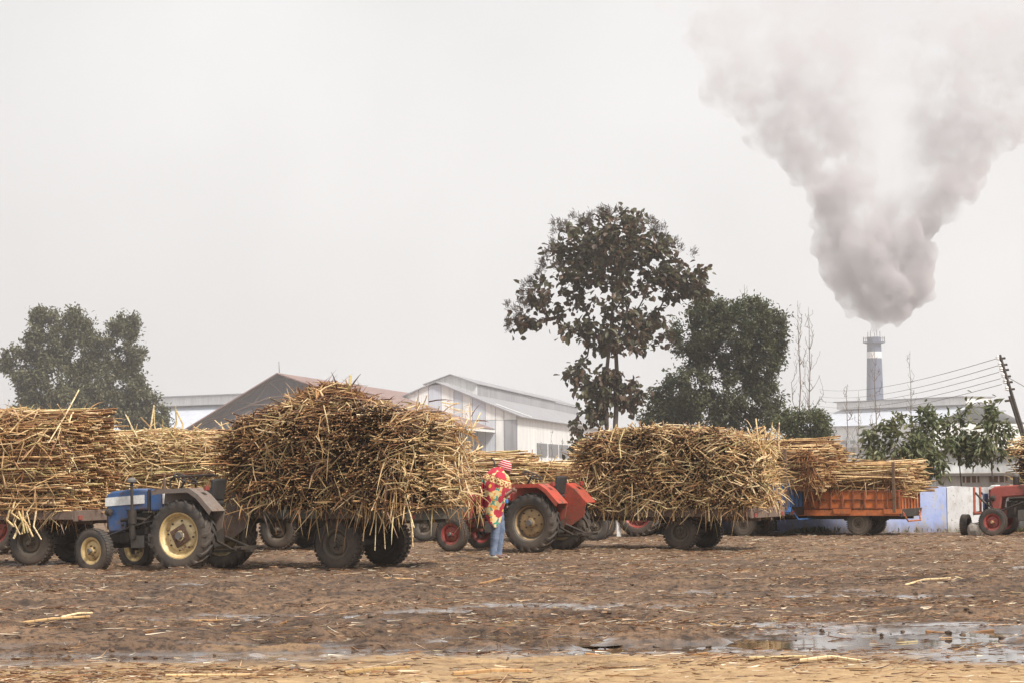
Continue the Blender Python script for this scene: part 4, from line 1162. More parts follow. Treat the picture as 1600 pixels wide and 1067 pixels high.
    q = MB(); q.b2((-.2, -.08, RR + .15), (-.05, .08, fz - .3)); q.build('seat_post', M['dark_iron'], t)
    if g('rail'):
        q = MB()
        for s in (1, -1):
            y = s * (TR / 2 - .24)
            q.tube([(.40, y, fz), (.40, y, fz + .14), (.33, y, fz + .20), (-.45, y, fz + .22), (-.52, y, fz + .2)], .017, 7)
        q.build('hand_rail', M['dark_iron'], t, smooth=50)
    for k, (x, y, hh) in enumerate(((.30, .14, .34), (.34, .02, .30), (.22, -.16, .38), (.05, .27, .22))):
        q = MB(); q.tube([(x, y, RR + .15), (x - .02, y + .01, RR + .15 + hh * .7), (x - .06, y + .02, RR + .2 + hh)], .011, 6); q.add([Vector((x - .06, y + .02, RR + .21 + hh)) + v * .022 for v in IV], IF); q.build('lever', M['dark_iron'], t, smooth=60)
    for pts, r_ in (([(.9, .18, .95), (1.0, .27, .84), (1.2, .26, .70), (1.3, .20, .62)], .014), ([(.62, .2, .80), (.75, .29, .66), (1.0, .27, .62)], .011), ([(1.45, .16, .92), (1.5, .22, .8), (1.42, .2, .66)], .018)):
        q = MB(); q.tube(pts, r_, 6); q.build('hose', M['dark_iron'], t, smooth=60)
    # foot plate, drawbar, linkage
    for s in (1, -1):
        q = MB(); q.b2((.25, s * .2, RR - .12), (.85, s * .48, RR - .09)); q.build('foot_plate', M['dark_iron'], t, .005)
        q = MB(); q.tube([(-.28, s * .22, RR - .05), (-.75, s * .30, RR - .25), (-.95, s * .32, RR - .22)], .025, 7); q.build('lift_arm', M['dark_iron'], t, smooth=40)
    q = MB(); q.b2((-.95, -.05, RR - .30), (.1, .05, RR - .25)); q.b2((-.85, -.35, RR - .26), (-.79, .35, RR - .20)); q.build('drawbar', M['dark_iron'], t, .006)
    for s in (1, -1):
        add_wheel(t, (0, s * TR / 2, RR), RR, p['WR'], p.get('rrR', RR * .62), 'rubber', p['rimR'], 20, .032, .30, p.get('hubR', 'round'), s, 0, p.get('discR', ''), spin=.3)
        add_wheel(t, (WB, s * TF / 2, RF), RF, p['WF'], RF * .60, 'rubber', p['rimF'], 40, .006, 0, p.get('hubF', 'round'), s, p.get('steer', 0.0), '', spin=.1)
    return t

def put(px, py, yaw, xw, yw):
    """origin so that the local point (xw, yw) of a vehicle turned by yaw lands on the ground seen at px, py"""
    rz = math.pi - RAD(yaw)
    c, s = math.cos(rz), math.sin(rz)
    gpt = G(px, py)
    return Vector((gpt.x - (c * xw - s * yw), gpt.y - (s * xw + c * yw), 0)), rz

BLUE = dict(body='blue_paint', fender='fender_grey', RR=.595, RF=.37, WB=1.79, TR=1.22, TF=1.22, WR=.32, WF=.18, rimR='yellow_rim', discR='cream_rim', rimF='yellow_rim', hubR='square', steer=-.12, rail=True,
            hood=[(.95, 1.02), (.95, 1.362), (1.25, 1.385), (1.71, 1.345), (1.81, 1.29), (1.77, .66), (1.42, .66), (1.38, 1.0)], stripe=(1.02, 1.815, 1.10, 1.245, .035), cleaner=(1.22, .31, .80, 1.50), exhaust=(.82, -.06, 1.36, 1.62, .03, False), exmat='rust_iron')
RED = dict(body='red_paint', fender='orange_red', RR=.585, RF=.35, WB=1.86, TR=1.25, TF=1.18, WR=.30, WF=.17, rimR='mud_rim', discR='tan_rim', rimF='red_rim', steer=0.0, axle='red_paint', mani='red_paint', hz=-.08, white_tank=True,
           hood=[(.72, 1.08), (.72, 1.24), (1.2, 1.26), (1.76, 1.20), (1.84, 1.12), (1.80, .66), (1.62, .66), (1.58, 1.04)], cleaner=None, exhaust=(1.15, .10, 1.16, 1.75, .035, True))
OLD = dict(body='red_faded', fender='red_faded', RR=.57, RF=.325, WB=1.80, TR=1.2, TF=1.1, WR=.30, WF=.17, rimR='red_rim', rimF='red_rim', hubF='tan_rim', steer=0.0, axle='red_paint', hz=-.10, hw=.22, eng='dark_iron',
           hood=[(.70, 1.05), (.70, 1.255), (1.3, 1.275), (1.82, 1.245), (1.94, 1.18), (1.97, 1.05), (1.90, .70), (1.72, .70), (1.66, .98)], cleaner=(1.35, .12, 1.15, 1.36), exhaust=(1.02, .24, 1.14, 1.74, .055, True), grille='red_faded')

loc, rz = put(287, 893, 26, 0, .61)
t_blue = tractor('blue tractor with a white stripe and cream wheels pulling the tall heaped load', loc, rz, BLUE, tilt=0.02)
loc, rz = put(832, 863, 30, 0, .625)
t_red = tractor('red tractor with orange fenders and tan rear rim beside the standing person', loc, rz, RED)
loc, rz = put(1552, 837, 27, 1.80, .55)
t_old = tractor('faded old red tractor with orange bumper frame at the right edge', loc, rz, OLD)
# bumper frame of the old tractor, chipped orange
bf = MB(); bf.b2((2.28, -.3, .48), (2.34, .3, .56)); bf.b2((1.85, .26, .50), (2.3, .32, .55)); bf.b2((1.85, -.32, .50), (2.3, -.26, .55)); bfo = bf.build('bumper_frame', paint('bumper_orange', (.42, .10, .055), .6, dirt=.4, rust=.3), t_old, .012)
for s in (1, -1):
    MB().b2((2.28, s * .26 - .04, .50), (2.33, s * .26 + .04, 1.13)).build('bumper_post', bfo.data.materials[0], bfo, .02)
    q = MB(); q.tube([(2.28, s * .26, 1.0), (2.1, s * .26, .8), (1.92, s * .26, .66)], .025, 7); q.build('bumper_brace', M['dark_iron'], bfo, smooth=40)
q = MB(); q.b2((2.10, -.22, .42), (2.13, .20, .98)); q.build('radiator_guard', M['blue_paint'], t_old, .01)
q = MB(); q.prism([(1.86, .62), (1.96, .62), (2.02, 1.08), (1.93, 1.17), (1.80, 1.175)], -.18, .18); q.build('nose_cowl', M['white_paint'], t_old, .02)
# one more tractor half hidden behind the middle load, pulling the blue trailer
RED2 = dict(RED, rimR='red_rim', discR='', fender='red_paint', tyre='rubber_grey', RR=.56)
loc, rz = put(1000, 838, 27, 0, .6)
tractor('red tractor hidden behind the middle load, showing a bright red rear rim', loc, rz, RED2)
# and one behind the leftmost trailer, only its wheels reaching into view
loc, rz = put(-3, 866, 29, 0, .62)
tractor('red tractor at the far left edge behind the leftmost trailer, mostly out of frame', loc, rz, dict(RED, rimR='red_rim', discR=''))

# ================================================================== trailers
def trailer(label, loc, rz, p):
    t = empty('farm_trailer', loc, rz, label, 'trailer')
    xf, xr, W_, zd, R, tr = p['xf'], p['xr'], p['W'], p['zd'], p['R'], p['track']
    fr = M[p['frame']]
    for s in (1, -1):
        q = MB(); q.b2((-xr, s * .36 - .05, zd - .22), (xf, s * .36 + .05, zd - .07)); q.build('chassis_beam', fr, t, .008)
        q = MB(); q.b2((-xr - .01, s * W_ / 2 - .03, zd - .13), (xf + .01, s * W_ / 2 + .03, zd + .02)); q.build('side_rail', M[p['box'][1]] if p.get('box') else fr, t, .008)
    k = 0
    x = -xr
    while x < xf - .05:
        q = MB(); q.b2((x, -W_ / 2 + .035, zd - .05), (min(x + .235, xf), W_ / 2 - .035, zd - .01 + .008 * (k % 2))); q.build('deck_plank', M['wood'], t)
        x += .24; k += 1
    for x in np.arange(-xr + .3, xf, .75):
        q = MB(); q.b2((x - .03, -W_ / 2 + .035, zd - .125), (x + .03, W_ / 2 - .035, zd - .056)); q.build('cross_member', fr, t)
    q = MB(); q.b2((-xr - .05, -W_ / 2 - .02, zd - .16), (-xr + .0, W_ / 2 + .02, zd + .03)); q.build('tail_rail', fr, t, .008)
    for x in p['axles']:
        q = MB(); q.b2((x - .05, -tr / 2 + .1, R - .05), (x + .05, tr / 2 - .1, R + .05)); q.build('axle', M['dark_iron'], t, .01)
        for s in (1, -1):
            q = MB(); q.prism([(x - .45, zd - .22), (x + .45, zd - .22), (x + .42, zd - .26), (x + .1, R + .04), (x - .1, R + .04), (x - .42, zd - .26)], s * .38 - .035, s * .38 + .035); q.build('spring', M['dark_iron'], t)
            add_wheel(t, (x, s * tr / 2, R), R, p['WT'], R * p.get('rimk', .56), p.get('tyre', 'rubber'), p['rim'], 34, .02, 0, p.get('hub', 'mud_rim'), s, 0, '', spin=x)
    hx = p.get('hitch', 1.2)
    for s in (1, -1):
        q = MB(); q.cyl((xf - .05, s * .36, zd - .18), (xf + hx, s * .03, .38), .045, n=8); q.build('drawbar_leg', fr, t, smooth=40)
    q = MB(); q.tube([(xf + hx, 0, .38), (xf + hx + .12, 0, .37)], .035, 8); q.build('hitch_eye', M['dark_iron'], t, smooth=40)
    q = MB(); q.cyl((xf + hx * .6, .12, .12), (xf + hx * .6, .12, .52), .03, n=8); q.b2((xf + hx * .6 - .08, .04, .09), (xf + hx * .6 + .08, .2, .12)); q.build('prop_stand', M['dark_iron'], t)
    for s in (1, -1):
        q = MB(); q.box((-xr - .06, s * (W_ / 2 - .15), zd - .10), (.03, .12, .08)); q.build('tail_lamp', M['red_paint'], t, .008)
    if p.get('stakes'):
        for x, hgt in p['stakes']:
            for s in (1, -1):
                q = MB(); q.box((x, s * (W_ / 2 + .06), zd + hgt / 2 - .05), (.07, .05, hgt), Matrix.Rotation(RAD(-2 * s), 3, 'X')); q.build('stake', M['wood'], t, .006)
    if p.get('box'):
        bh, col, nv, nh = p['box']
        bm_ = M[col]; rib_m = M[col + '_worn']  # ribs take the darker rusty copy, since soft light barely shades them
        for s in (1, -1):
            y = s * W_ / 2
            q = MB(); q.b2((-xr, y - .015, zd + .03), (xf, y + .015, zd + bh)); sb = q.build('side_board', bm_, t)
            for k in range(nv + 1):
                x = -xr + (xf + xr) * k / nv
                MB().b2((x - .022, y - s * .0 , zd + .035), (x + .022, y + s * .05, zd + bh - .005)).build('rib', rib_m, sb, .005)
            for k in range(nh):
                z = zd + .05 + (bh - .07) * k / max(1, nh - 1)
                MB().b2((-xr + .03, y, z - .016), (xf - .03, y + s * .04, z + .016)).build('rail', rib_m, sb, .004)
            for k in range(3):
                x = -xr + .15 + (xf + xr - .3) * k / 2
                MB().prism([(x - .22, zd + .03), (x + .22, zd + .03), (x + .20, zd - .08), (x - .20, zd - .08)], min(y, y + s * .06), max(y, y + s * .06)).build('skirt_plate', bm_, sb)
        for x, nm in ((-xr, 'tail_board'), (xf, 'head_board')):
            e = -1 if x < 0 else 1
            q = MB(); q.b2((x - .015, -W_ / 2 + .02, zd + .03), (x + .015, W_ / 2 - .02, zd + bh)); tb = q.build(nm, bm_, t)
            for k in range(7):
                y = -W_ / 2 + .06 + (W_ - .12) * k / 6
                MB().b2((x, y - .02, zd + .035), (x + e * .05, y + .02, zd + bh - .005)).build('rib', rib_m, tb, .005)
        # under-run frame at the tail
        q = MB()
        for y0_, y1_ in ((-W_ / 2 + .1, -W_ / 2 + .32), (W_ / 2 - .1, W_ / 2 - .32)):
            q.tube([(-xr - .03, y0_, zd - .02), (-xr - .12, y1_, zd - .26)], .022, 6)
        q.tube([(-xr - .12, -W_ / 2 + .32, zd - .26), (-xr - .12, W_ / 2 - .32, zd - .26)], .022, 6)
        q.build('underrun_bar', bm_, t, smooth=40)
    return t

# ================================================================== cane
def stalks_np(C, D, L, R, bend, sides=5, rings=3):
    n = len(C)
    D = D / (np.linalg.norm(D, axis=1)[:, None] + 1e-9)
    A = np.cross(D, np.where(np.abs(D[:, 2:3]) > .9, [[1., 0, 0]], [[0, 0, 1.]])); A /= np.linalg.norm(A, axis=1)[:, None] + 1e-9
    B = np.cross(D, A)
    ts = np.linspace(-.5, .5, rings)
    th = np.arange(sides) * 2 * np.pi / sides
    V = np.empty((n, rings, sides, 3)); T = np.empty((n, rings, sides))
    for k, t_ in enumerate(ts):
        c = C + D * (L * t_)[:, None] + bend * (L * (1 - 4 * t_ * t_))[:, None]
        rr = R * (1.0 - .18 * (k / (rings - 1)))
        V[:, k] = c[:, None, :] + (np.cos(th)[None, :, None] * A[:, None, :] + np.sin(th)[None, :, None] * B[:, None, :]) * rr[:, None, None]
        T[:, k] = (L * (t_ + .5))[:, None] + 0.37
    per = rings * sides
    i = np.arange(sides); j = (i + 1) % sides
    q = np.concatenate([np.stack([k * sides + i, k * sides + j, (k + 1) * sides + j, (k + 1) * sides + i], -1) for k in range(rings - 1)])
    Q = (q[None] + (np.arange(n) * per)[:, None, None])
    capa = np.array([[0, 3, 2], [0, 2, 1], [0, 4, 3]]) if sides == 5 else (np.array([[0, 3, 2], [0, 2, 1]]) if sides == 4 else np.array([[0, 2, 1]]))
    capb = (rings - 1) * sides + capa[:, ::-1]
    TR_ = (np.concatenate([capa, capb])[None] + (np.arange(n) * per)[:, None, None])
    return V.reshape(-1, 3), Q.reshape(-1, 4), TR_.reshape(-1, 3), T.reshape(-1), len(q), 2 * len(capa)

STRAW = np.array([(.66, .465, .245), (.52, .325, .15), (.74, .57, .34), (.47, .375, .165), (.42, .235, .10), (.60, .405, .20)])
BROWN = np.array([(.20, .085, .036), (.13, .052, .024), (.27, .125, .052), (.34, .185, .08), (.085, .036, .018), (.40, .24, .11)])
def strips_np(C, D, L, W_, sag, rng):
    """dry leaf ribbons: three quads, bent by gravity"""
    n = len(C)
    D = D / (np.linalg.norm(D, axis=1)[:, None] + 1e-9)
    Sd = np.cross(D, rng.normal(size=(n, 3))); Sd /= np.linalg.norm(Sd, axis=1)[:, None] + 1e-9
    V = np.empty((n, 4, 2, 3))
    cur = rng.normal(size=(n, 3)) * .12
    for k, u in enumerate((0, .33, .67, 1.)):
        c = C + D * (L * u)[:, None] + cur * (L * u * u)[:, None]; c[:, 2] -= sag * L * u * u
        wd = W_ * (1, .9, .65, .12)[k]
        V[:, k, 0] = c - Sd * wd[:, None] / 2; V[:, k, 1] = c + Sd * wd[:, None] / 2
    q = np.array([[k * 2, k * 2 + 1, k * 2 + 3, k * 2 + 2] for k in range(3)])
    return V.reshape(-1, 3), (q[None] + (np.arange(n) * 8)[:, None, None]).reshape(-1, 4)

rngm = np.random.default_rng(77)
PIECE, PALE = [], []
for k in range(12):                    # loose stalk shapes, one metre long, 30-odd triangles
    v, q, tr_, tl, a_, b_ = stalks_np(np.zeros((1, 3)), np.array([[1., 0, 0]]), np.array([1.]), np.array([.017 + .003 * (k % 4)]), np.array([[0, rngm.normal() * .05, rngm.normal() * .05]]), 5, 3)
    ob = np_mesh('cane_stalk', v, q, M['cane_piece'], pt=tl * .8, tris=tr_, smooth=False)
    PIECE.append(ob.data); bpy.data.objects.remove(ob)
    me_ = PIECE[-1].copy(); me_.materials[0] = M['cane_pale']; PALE.append(me_)
def place_piece(parent, c, d, L, k, thick=1.0, pale=False):
    ob = bpy.data.objects.new('cane_stalk', (PALE if pale else PIECE)[k % len(PIECE)]); COL.objects.link(ob)
    if parent: ob.parent = parent
    dv = Vector(d).normalized(); a = dv.orthogonal().normalized(); b_ = dv.cross(a)
    mm = Matrix((dv, a, b_)).transposed().to_4x4() @ Matrix.Diagonal((L, thick, thick, 1)); mm.translation = Vector(c)
    ob.matrix_local = mm
    return ob

def cane_load(label, loc, rz, p):
    rng = np.random.default_rng(p['seed'])
    xf, xr, W_, z0 = p['xf'], p['xr'], p['W'], p['z0']
    top = p['top']
    t = empty('sugarcane_load', loc, rz, label, 'cane load', 'loads of cut sugarcane')
    sp = p.get('sp', .046); rad = p.get('rad', .0145)
    mixb = p.get('brown', .5)
    cross = p['axis'] == 'y'
    parts = []                          # (V, Q, T, col per face)
    def emit(C, D, L, R, bend, col, capcol, rings=3, sides=5):
        V, Q, TR_, T, nq, nt_ = stalks_np(C, D, L, R, bend, sides, rings)
        parts.append((V, Q, TR_, T, np.repeat(col, nq, 0), np.repeat(capcol, nt_, 0)))
    def colour(n, fb):
        pick = rng.random(n) < fb
        c = np.where(pick[:, None], BROWN[rng.integers(0, 6, n)], STRAW[rng.integers(0, 6, n)])
        return c * rng.uniform(.75, 1.2, (n, 1))
    def caps(n):
        c = np.array([(.62, .46, .24), (.48, .30, .14), (.30, .16, .07), (.16, .08, .04), (.56, .38, .18)])[rng.integers(0, 5, n)]
        return c * rng.uniform(.8, 1.15, (n, 1))
    # ---- stacked stalks
    if cross:
        xs_ = np.arange(-xr, xf, sp); zmax = max(top(x_) for x_ in np.linspace(-xr, xf, 60))
        zs_ = np.arange(z0, zmax, sp)
        XX, ZZ = np.meshgrid(xs_, zs_); XX = XX.ravel() + rng.normal(size=XX.size) * .014; ZZ = ZZ.ravel() + rng.normal(size=ZZ.size) * .014
        tz = np.array([top(x_) for x_ in XX]) + .10 * noise2(XX * 3.1, XX * 0, 3)
        bulge = .10 * noise2(ZZ * 2.3, ZZ * 0 + 1, 4)
        edge = np.minimum(XX + xr + bulge, xf - XX + bulge)
        sagb = z0 + .10 * noise2(XX * 1.7, XX * 0, 8)
        ok = (ZZ < tz) & (edge > -.03) & (ZZ > sagb) & (rng.random(XX.size) > .09)
        XX, ZZ, tz = XX[ok], ZZ[ok], tz[ok]; n = len(XX)
        u = np.clip((ZZ - z0) / (tz - z0 + .01), 0, 1)
        cx_, cz_ = np.floor(XX / .42 + .5 * noise2(ZZ * 2, ZZ * 0, 9)), np.floor(ZZ / .27 + .6 * noise2(XX * 1.5, XX * 0, 10))
        h1, h2, h3 = _h(cx_, cz_, 1) - .5, _h(cx_, cz_, 2) - .5, _h(cx_, cz_, 3) - .5
        half = W_ / 2 * (1 - .20 * np.clip((u - .78) / .22, 0, 1) ** 2 - .10 * np.clip((.12 - u) / .12, 0, 1))
        L = 2 * half + rng.normal(size=n) * .10 + h1 * .22
        C = np.stack([XX, h2 * .46 + rng.normal(size=n) * .11, ZZ], -1)
        D = np.stack([p.get('lean', 0.) + h3 * .30 + rng.normal(size=n) * .07, np.ones(n), (h1 * .14 + rng.normal(size=n) * .05)], -1)
        fb = np.where(edge[ok] < .25, mixb * p.get('endk', .35), mixb)
        pick = rng.random(n) < np.clip(fb + .5 * h2, 0, 1)
        col = np.where(pick[:, None], BROWN[rng.integers(0, 6, n)], STRAW[rng.integers(0, 6, n)]) * rng.uniform(.7, 1.2, (n, 1)) * (1 + .7 * h3)[:, None]
        if p.get('dark'):              # sheathed sides painted dark for the shade between stalks, cut ends pale
            col = np.where((edge[ok] > .22)[:, None] & (rng.random(n) < .85)[:, None], col * p['dark'], col)
    else:
        ys_ = np.arange(-W_ / 2, W_ / 2, sp); zmax = max(top(x_) for x_ in np.linspace(-xr, xf, 60))
        zs_ = np.arange(z0, zmax, sp)
        YY, ZZ = np.meshgrid(ys_, zs_); YY = YY.ravel() + rng.normal(size=YY.size) * .014; ZZ = ZZ.ravel() + rng.normal(size=ZZ.size) * .014
        CC, DD, LL = [], [], []
        nlen = p.get('nlen', 2)
        ln = (xf + xr) / nlen
        for s_ in range(nlen):
            xc = -xr + ln * (s_ + .5) + rng.normal(size=YY.size) * .10
            tz = np.array([top(x_) for x_ in xc]) - .38 * np.abs(YY / (W_ / 2)) ** 3 * p.get('dome', 1.)
            ok = (ZZ < tz + .05 * rng.normal(size=YY.size)) & (rng.random(YY.size) > .05)
            k_ = ok.sum(); y2, z2, x2 = YY[ok], ZZ[ok], xc[ok]
            cy_, cz_ = np.floor(y2 / .3), np.floor(z2 / .22 + .6 * noise2(y2 * 2, y2 * 0 + s_, 9))
            h1, h2 = _h(cy_, cz_, 4 + s_) - .5, _h(cy_, cz_, 9 + s_) - .5
            CC.append(np.stack([x2 + h1 * .3, y2 + .08 * h2 + np.sign(y2) * .08 * np.sin((z2 - z0) * 3), z2], -1))
            DD.append(np.stack([np.ones(k_), h2 * .12 + rng.normal(size=k_) * .035, h1 * .10 + rng.normal(size=k_) * .035], -1))
            LL.append(ln * 1.12 + rng.normal(size=k_) * .12)
        C, D, L = np.concatenate(CC), np.concatenate(DD), np.concatenate(LL); n = len(C)
        col = colour(n, mixb)
    emit(C, D, L, rng.uniform(.75, 1.3, n) * rad, rng.normal(size=(n, 3)) * .020, col, caps(n), rings=3, sides=4)
    # ---- loose stalks on the faces: the largest in view become single pieces
    nl = p.get('loose', 500); npart = p.get('parts', 200)
    x_ = rng.uniform(-xr, xf, nl); f_ = rng.random(nl)
    z_ = z0 + (np.array([top(q) for q in x_]) - z0) * rng.uniform(.0, 1.0, nl)
    C = np.zeros((nl, 3)); D = np.zeros((nl, 3))
    tk = p.get('topk', .35); ek = p.get('endshare', .18)
    for i in range(nl):
        th = rng.normal() * .5 + (0 if rng.random() < .6 else rng.uniform(-1.5, 1.5))
        if f_[i] < tk:                 # on the top
            yy = rng.uniform(-W_ * .42, W_ * .42)
            C[i] = (x_[i], yy, top(x_[i]) - .25 * abs(yy / (W_ / 2)) ** 2 * (1 if not cross else .6) + rng.uniform(-.03, .05)); a = rng.uniform(0, 6.28)
            D[i] = (math.cos(a), math.sin(a), rng.normal() * .15)
        elif f_[i] < tk + ek:          # on the rear end
            C[i] = (-xr - rng.uniform(-.02, .07), rng.uniform(-W_ * .45, W_ * .45), z_[i]); D[i] = (rng.normal() * .25 - .1, math.cos(th), math.sin(th) * .9)
        else:                          # on the near side
            u = (z_[i] - z0) / max(.1, top(x_[i]) - z0)
            C[i] = (x_[i], W_ / 2 * (1 - .30 * max(0, (u - .72) / .28) ** 2) + rng.uniform(.0, .10), z_[i]); D[i] = (math.cos(th), rng.normal() * .25 + .12, math.sin(th))
    L = rng.uniform(.28, .75, nl) * p.get('looselen', 1.0); L[rng.random(nl) < .1] *= 1.7
    order = np.argsort(-L * rng.uniform(.6, 1.4, nl))
    for k, i in enumerate(order[:npart]): place_piece(t, C[i], D[i], L[i], k, p.get('thick', .52), bool(p.get('pale')) or f_[i] < tk + ek)
    r_ = order[npart:]
    if len(r_):
        emit(C[r_], D[r_], L[r_], rng.uniform(.6, 1.0, len(r_)) * rad, rng.normal(size=(len(r_), 3)) * .05, colour(len(r_), mixb * .4), caps(len(r_)))
    for (c, d, L1, th_) in p.get('extra', []): place_piece(t, c, d, L1, int(L1 * 100), th_, True)
    V, Q, TRI, T, F1, F2 = [], [], [], [], [], []
    off = 0
    for (v, q, tr_, tl, c1, c2) in parts:
        V.append(v); Q.append(q + off); TRI.append(tr_ + off); T.append(tl); F1.append(c1); F2.append(c2); off += len(v)
    bo = np_mesh('cane_stack', np.concatenate(V), np.concatenate(Q), M['cane'], np.concatenate(F1 + F2), np.concatenate(T), parent=t, tris=np.concatenate(TRI))
    bo['kind'] = 'stuff'
    # ---- dry leaves: on the faces, and hanging over the edges
    nh = p.get('hang', 160); ns = p.get('leafy', 900)
    x_ = rng.uniform(-xr, xf, nh)
    side = rng.random(nh) < .8
    C = np.where(side[:, None], np.stack([x_, np.full(nh, W_ / 2 - .04), z0 + rng.uniform(-.05, .5, nh)], -1), np.stack([np.full(nh, -xr - .02), rng.uniform(-W_ / 2, W_ / 2, nh), z0 + rng.uniform(-.05, .5, nh)], -1))
    D = np.where(side[:, None], np.stack([rng.normal(size=nh) * .25, np.full(nh, .25), np.full(nh, -.9)], -1), np.stack([np.full(nh, -.25), rng.normal(size=nh) * .25, np.full(nh, -.9)], -1)) + rng.normal(size=(nh, 3)) * .08
    L1 = rng.uniform(.12, .42, nh); L1[rng.random(nh) < .12] *= 1.5; L1 = np.minimum(L1, C[:, 2] * .6)
    v1, q1 = strips_np(C, D, L1, rng.uniform(.012, .03, nh), .1, rng)
    c1 = colour(nh, .5)
    x_ = rng.uniform(-xr, xf, ns); tz = np.array([top(q) for q in x_]); u = rng.random(ns)
    fs = rng.random(ns)
    zz = z0 + (tz - z0) * u
    Cn = np.stack([x_, W_ / 2 * (1 - .30 * np.clip((u - .72) / .28, 0, 1) ** 2) + rng.uniform(-.03, .07, ns), zz], -1)
    Ct = np.stack([x_, rng.uniform(-.45, .45, ns) * W_, tz - .03 + rng.uniform(0, .05, ns)], -1)
    Ce = np.stack([np.full(ns, -xr) - rng.uniform(-.02, .06, ns), rng.uniform(-.48, .48, ns) * W_, zz], -1)
    C = np.where((fs < .6)[:, None], Cn, np.where((fs < .8)[:, None], Ct, Ce))
    D = rng.normal(size=(ns, 3)) * np.array([1., .35, .55]); D[:, 2] -= .25
    D[fs > .6] = rng.normal(size=((fs > .6).sum(), 3)) * np.array([.6, .8, .35])
    v2, q2 = strips_np(C, D, rng.uniform(.15, .5, ns), rng.uniform(.010, .030, ns), .35, rng)
    c2 = colour(ns, .3 if p.get('pale') else .5)
    c2 = np.where((fs > .8)[:, None], colour(ns, .12) * 1.1, c2)
    lo = np_mesh('dry_leaves', np.concatenate([v1, v2]), np.concatenate([q1, q2 + len(v1)]), M['leaf'], np.repeat(np.concatenate([c1, c2]), 3, 0), parent=t)
    lo['kind'] = 'stuff'
    if p.get('shaggy'):                # matted dry tops drooping over the tail
        ng = p['shaggy']
        yy = rng.uniform(-.5, .5, ng) * W_; zb0 = z0 + .08; tz = top(-xr + .15)
        u = rng.random(ng); xx = -xr + rng.uniform(-.10, .45, ng) * np.where(rng.random(ng) < .6, .3, 1)
        C = np.stack([xx - .10 * np.sin(u * 3.1), np.where(xx > -xr + .12, W_ / 2 + .03, yy), zb0 + (tz - zb0) * u], -1)
        D = rng.normal(size=(ng, 3)) * np.array([.5, .5, .5]) + np.array([-.35, .15, -.35])
        v3, q3 = strips_np(C, D, rng.uniform(.10, .26, ng), rng.uniform(.010, .024, ng), .35, rng)
        c3 = (BROWN * np.array([1.25, 1.2, 1.15]))[rng.integers(0, 6, ng)] * rng.uniform(.8, 1.5, (ng, 1))
        sg = np_mesh('matted_tops', v3, q3, M['leaf'], np.repeat(c3, 3, 0), parent=t); sg['kind'] = 'stuff'
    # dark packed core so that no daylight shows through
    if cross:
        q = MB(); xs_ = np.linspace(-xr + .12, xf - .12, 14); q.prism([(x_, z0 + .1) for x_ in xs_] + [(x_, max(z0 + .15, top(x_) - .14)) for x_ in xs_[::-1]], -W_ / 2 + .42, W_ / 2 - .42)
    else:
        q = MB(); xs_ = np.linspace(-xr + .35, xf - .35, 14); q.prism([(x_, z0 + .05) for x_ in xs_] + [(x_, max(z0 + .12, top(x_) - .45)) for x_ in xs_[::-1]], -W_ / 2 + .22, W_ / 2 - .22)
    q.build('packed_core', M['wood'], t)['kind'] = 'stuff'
    return t

def lerp_top(pts):
    xs_ = [a for a, _ in pts]; zs_ = [b_ for _, b_ in pts]
    return lambda x_: float(np.interp(x_, xs_, zs_))
#@@PLACE@@
# ================================================================== trailers and their loads
GR = 'trailers loaded with sugarcane'
# heaped load pulled by the blue tractor
loc, rz = put(530, 890, 28, 0, .75)
trailer('flat dark green trailer under the tall heaped load', loc, rz, dict(xf=2.35, xr=1.42, W=2.0, zd=.98, R=.43, track=1.5, WT=.26, rim='mud_rim', frame='trailer_green', axles=[0], hitch=1.1))
ex = []
rr_ = np.random.default_rng(12)
for k in range(16):                    # long stalks hanging off the rear corner
    ex.append(((-1.05 - rr_.uniform(-.3, .6), 1.08 + rr_.uniform(0, .1), 1.15 + rr_.uniform(-.3, .5)), (rr_.normal() * .30, .12, -1), rr_.uniform(.6, 1.3), .5))
for k in range(10):
    ex.append(((-1.62, rr_.uniform(-.6, .9), 1.6 + rr_.uniform(-.2, .5)), (-.25, rr_.normal() * .5, -1), rr_.uniform(.5, 1.0), .5))
ld2 = cane_load('tall heaped load of cut cane ends behind the blue tractor', loc, rz, dict(xf=2.28, xr=1.60, W=2.3, z0=.98, axis='y', seed=2, brown=.90, loose=330, parts=230, thick=.46, lean=-.24, dark=.5, looselen=.8, hang=200, leafy=1900, endk=.05, topk=.30, endshare=.30, sp=.043,
    top=lerp_top([(-1.60, 2.30), (-1.3, 2.48), (-.7, 2.66), (0, 2.78), (.9, 2.80), (1.5, 2.70), (2.0, 2.46), (2.28, 2.15)]), extra=ex))
# brown trash heap on its crown
rng = np.random.default_rng(6)
kk = 2200
a = rng.uniform(0, 6.28, kk); r = np.sqrt(rng.random(kk))
hx, hy = .62 + .92 * r * np.cos(a), .66 * r * np.sin(a)
hz_ = 2.62 + .50 * np.maximum(0, 1 - r ** 1.7) * rng.uniform(.35, 1.0, kk) ** .4
D = rng.normal(size=(kk, 3)) * np.array([1, 1, .35])
v1, q1 = strips_np(np.stack([hx, hy, hz_], -1), D, rng.uniform(.15, .45, kk), rng.uniform(.012, .035, kk), .2, rng)
f = np_mesh('trash_heap', v1, q1, M['leaf'], np.repeat(BROWN[rng.integers(0, 6, kk)] * rng.uniform(.8, 1.4, (kk, 1)), 3, 0), parent=ld2); f['kind'] = 'stuff'
q = MB(); q.lathe([(.70, 2.50), (.55, 2.74), (.3, 2.92), (.001, 3.0)], 16, c=(.62, 0, 0), axis='z'); q.build('packed_core', M['wood'], ld2)['kind'] = 'stuff'
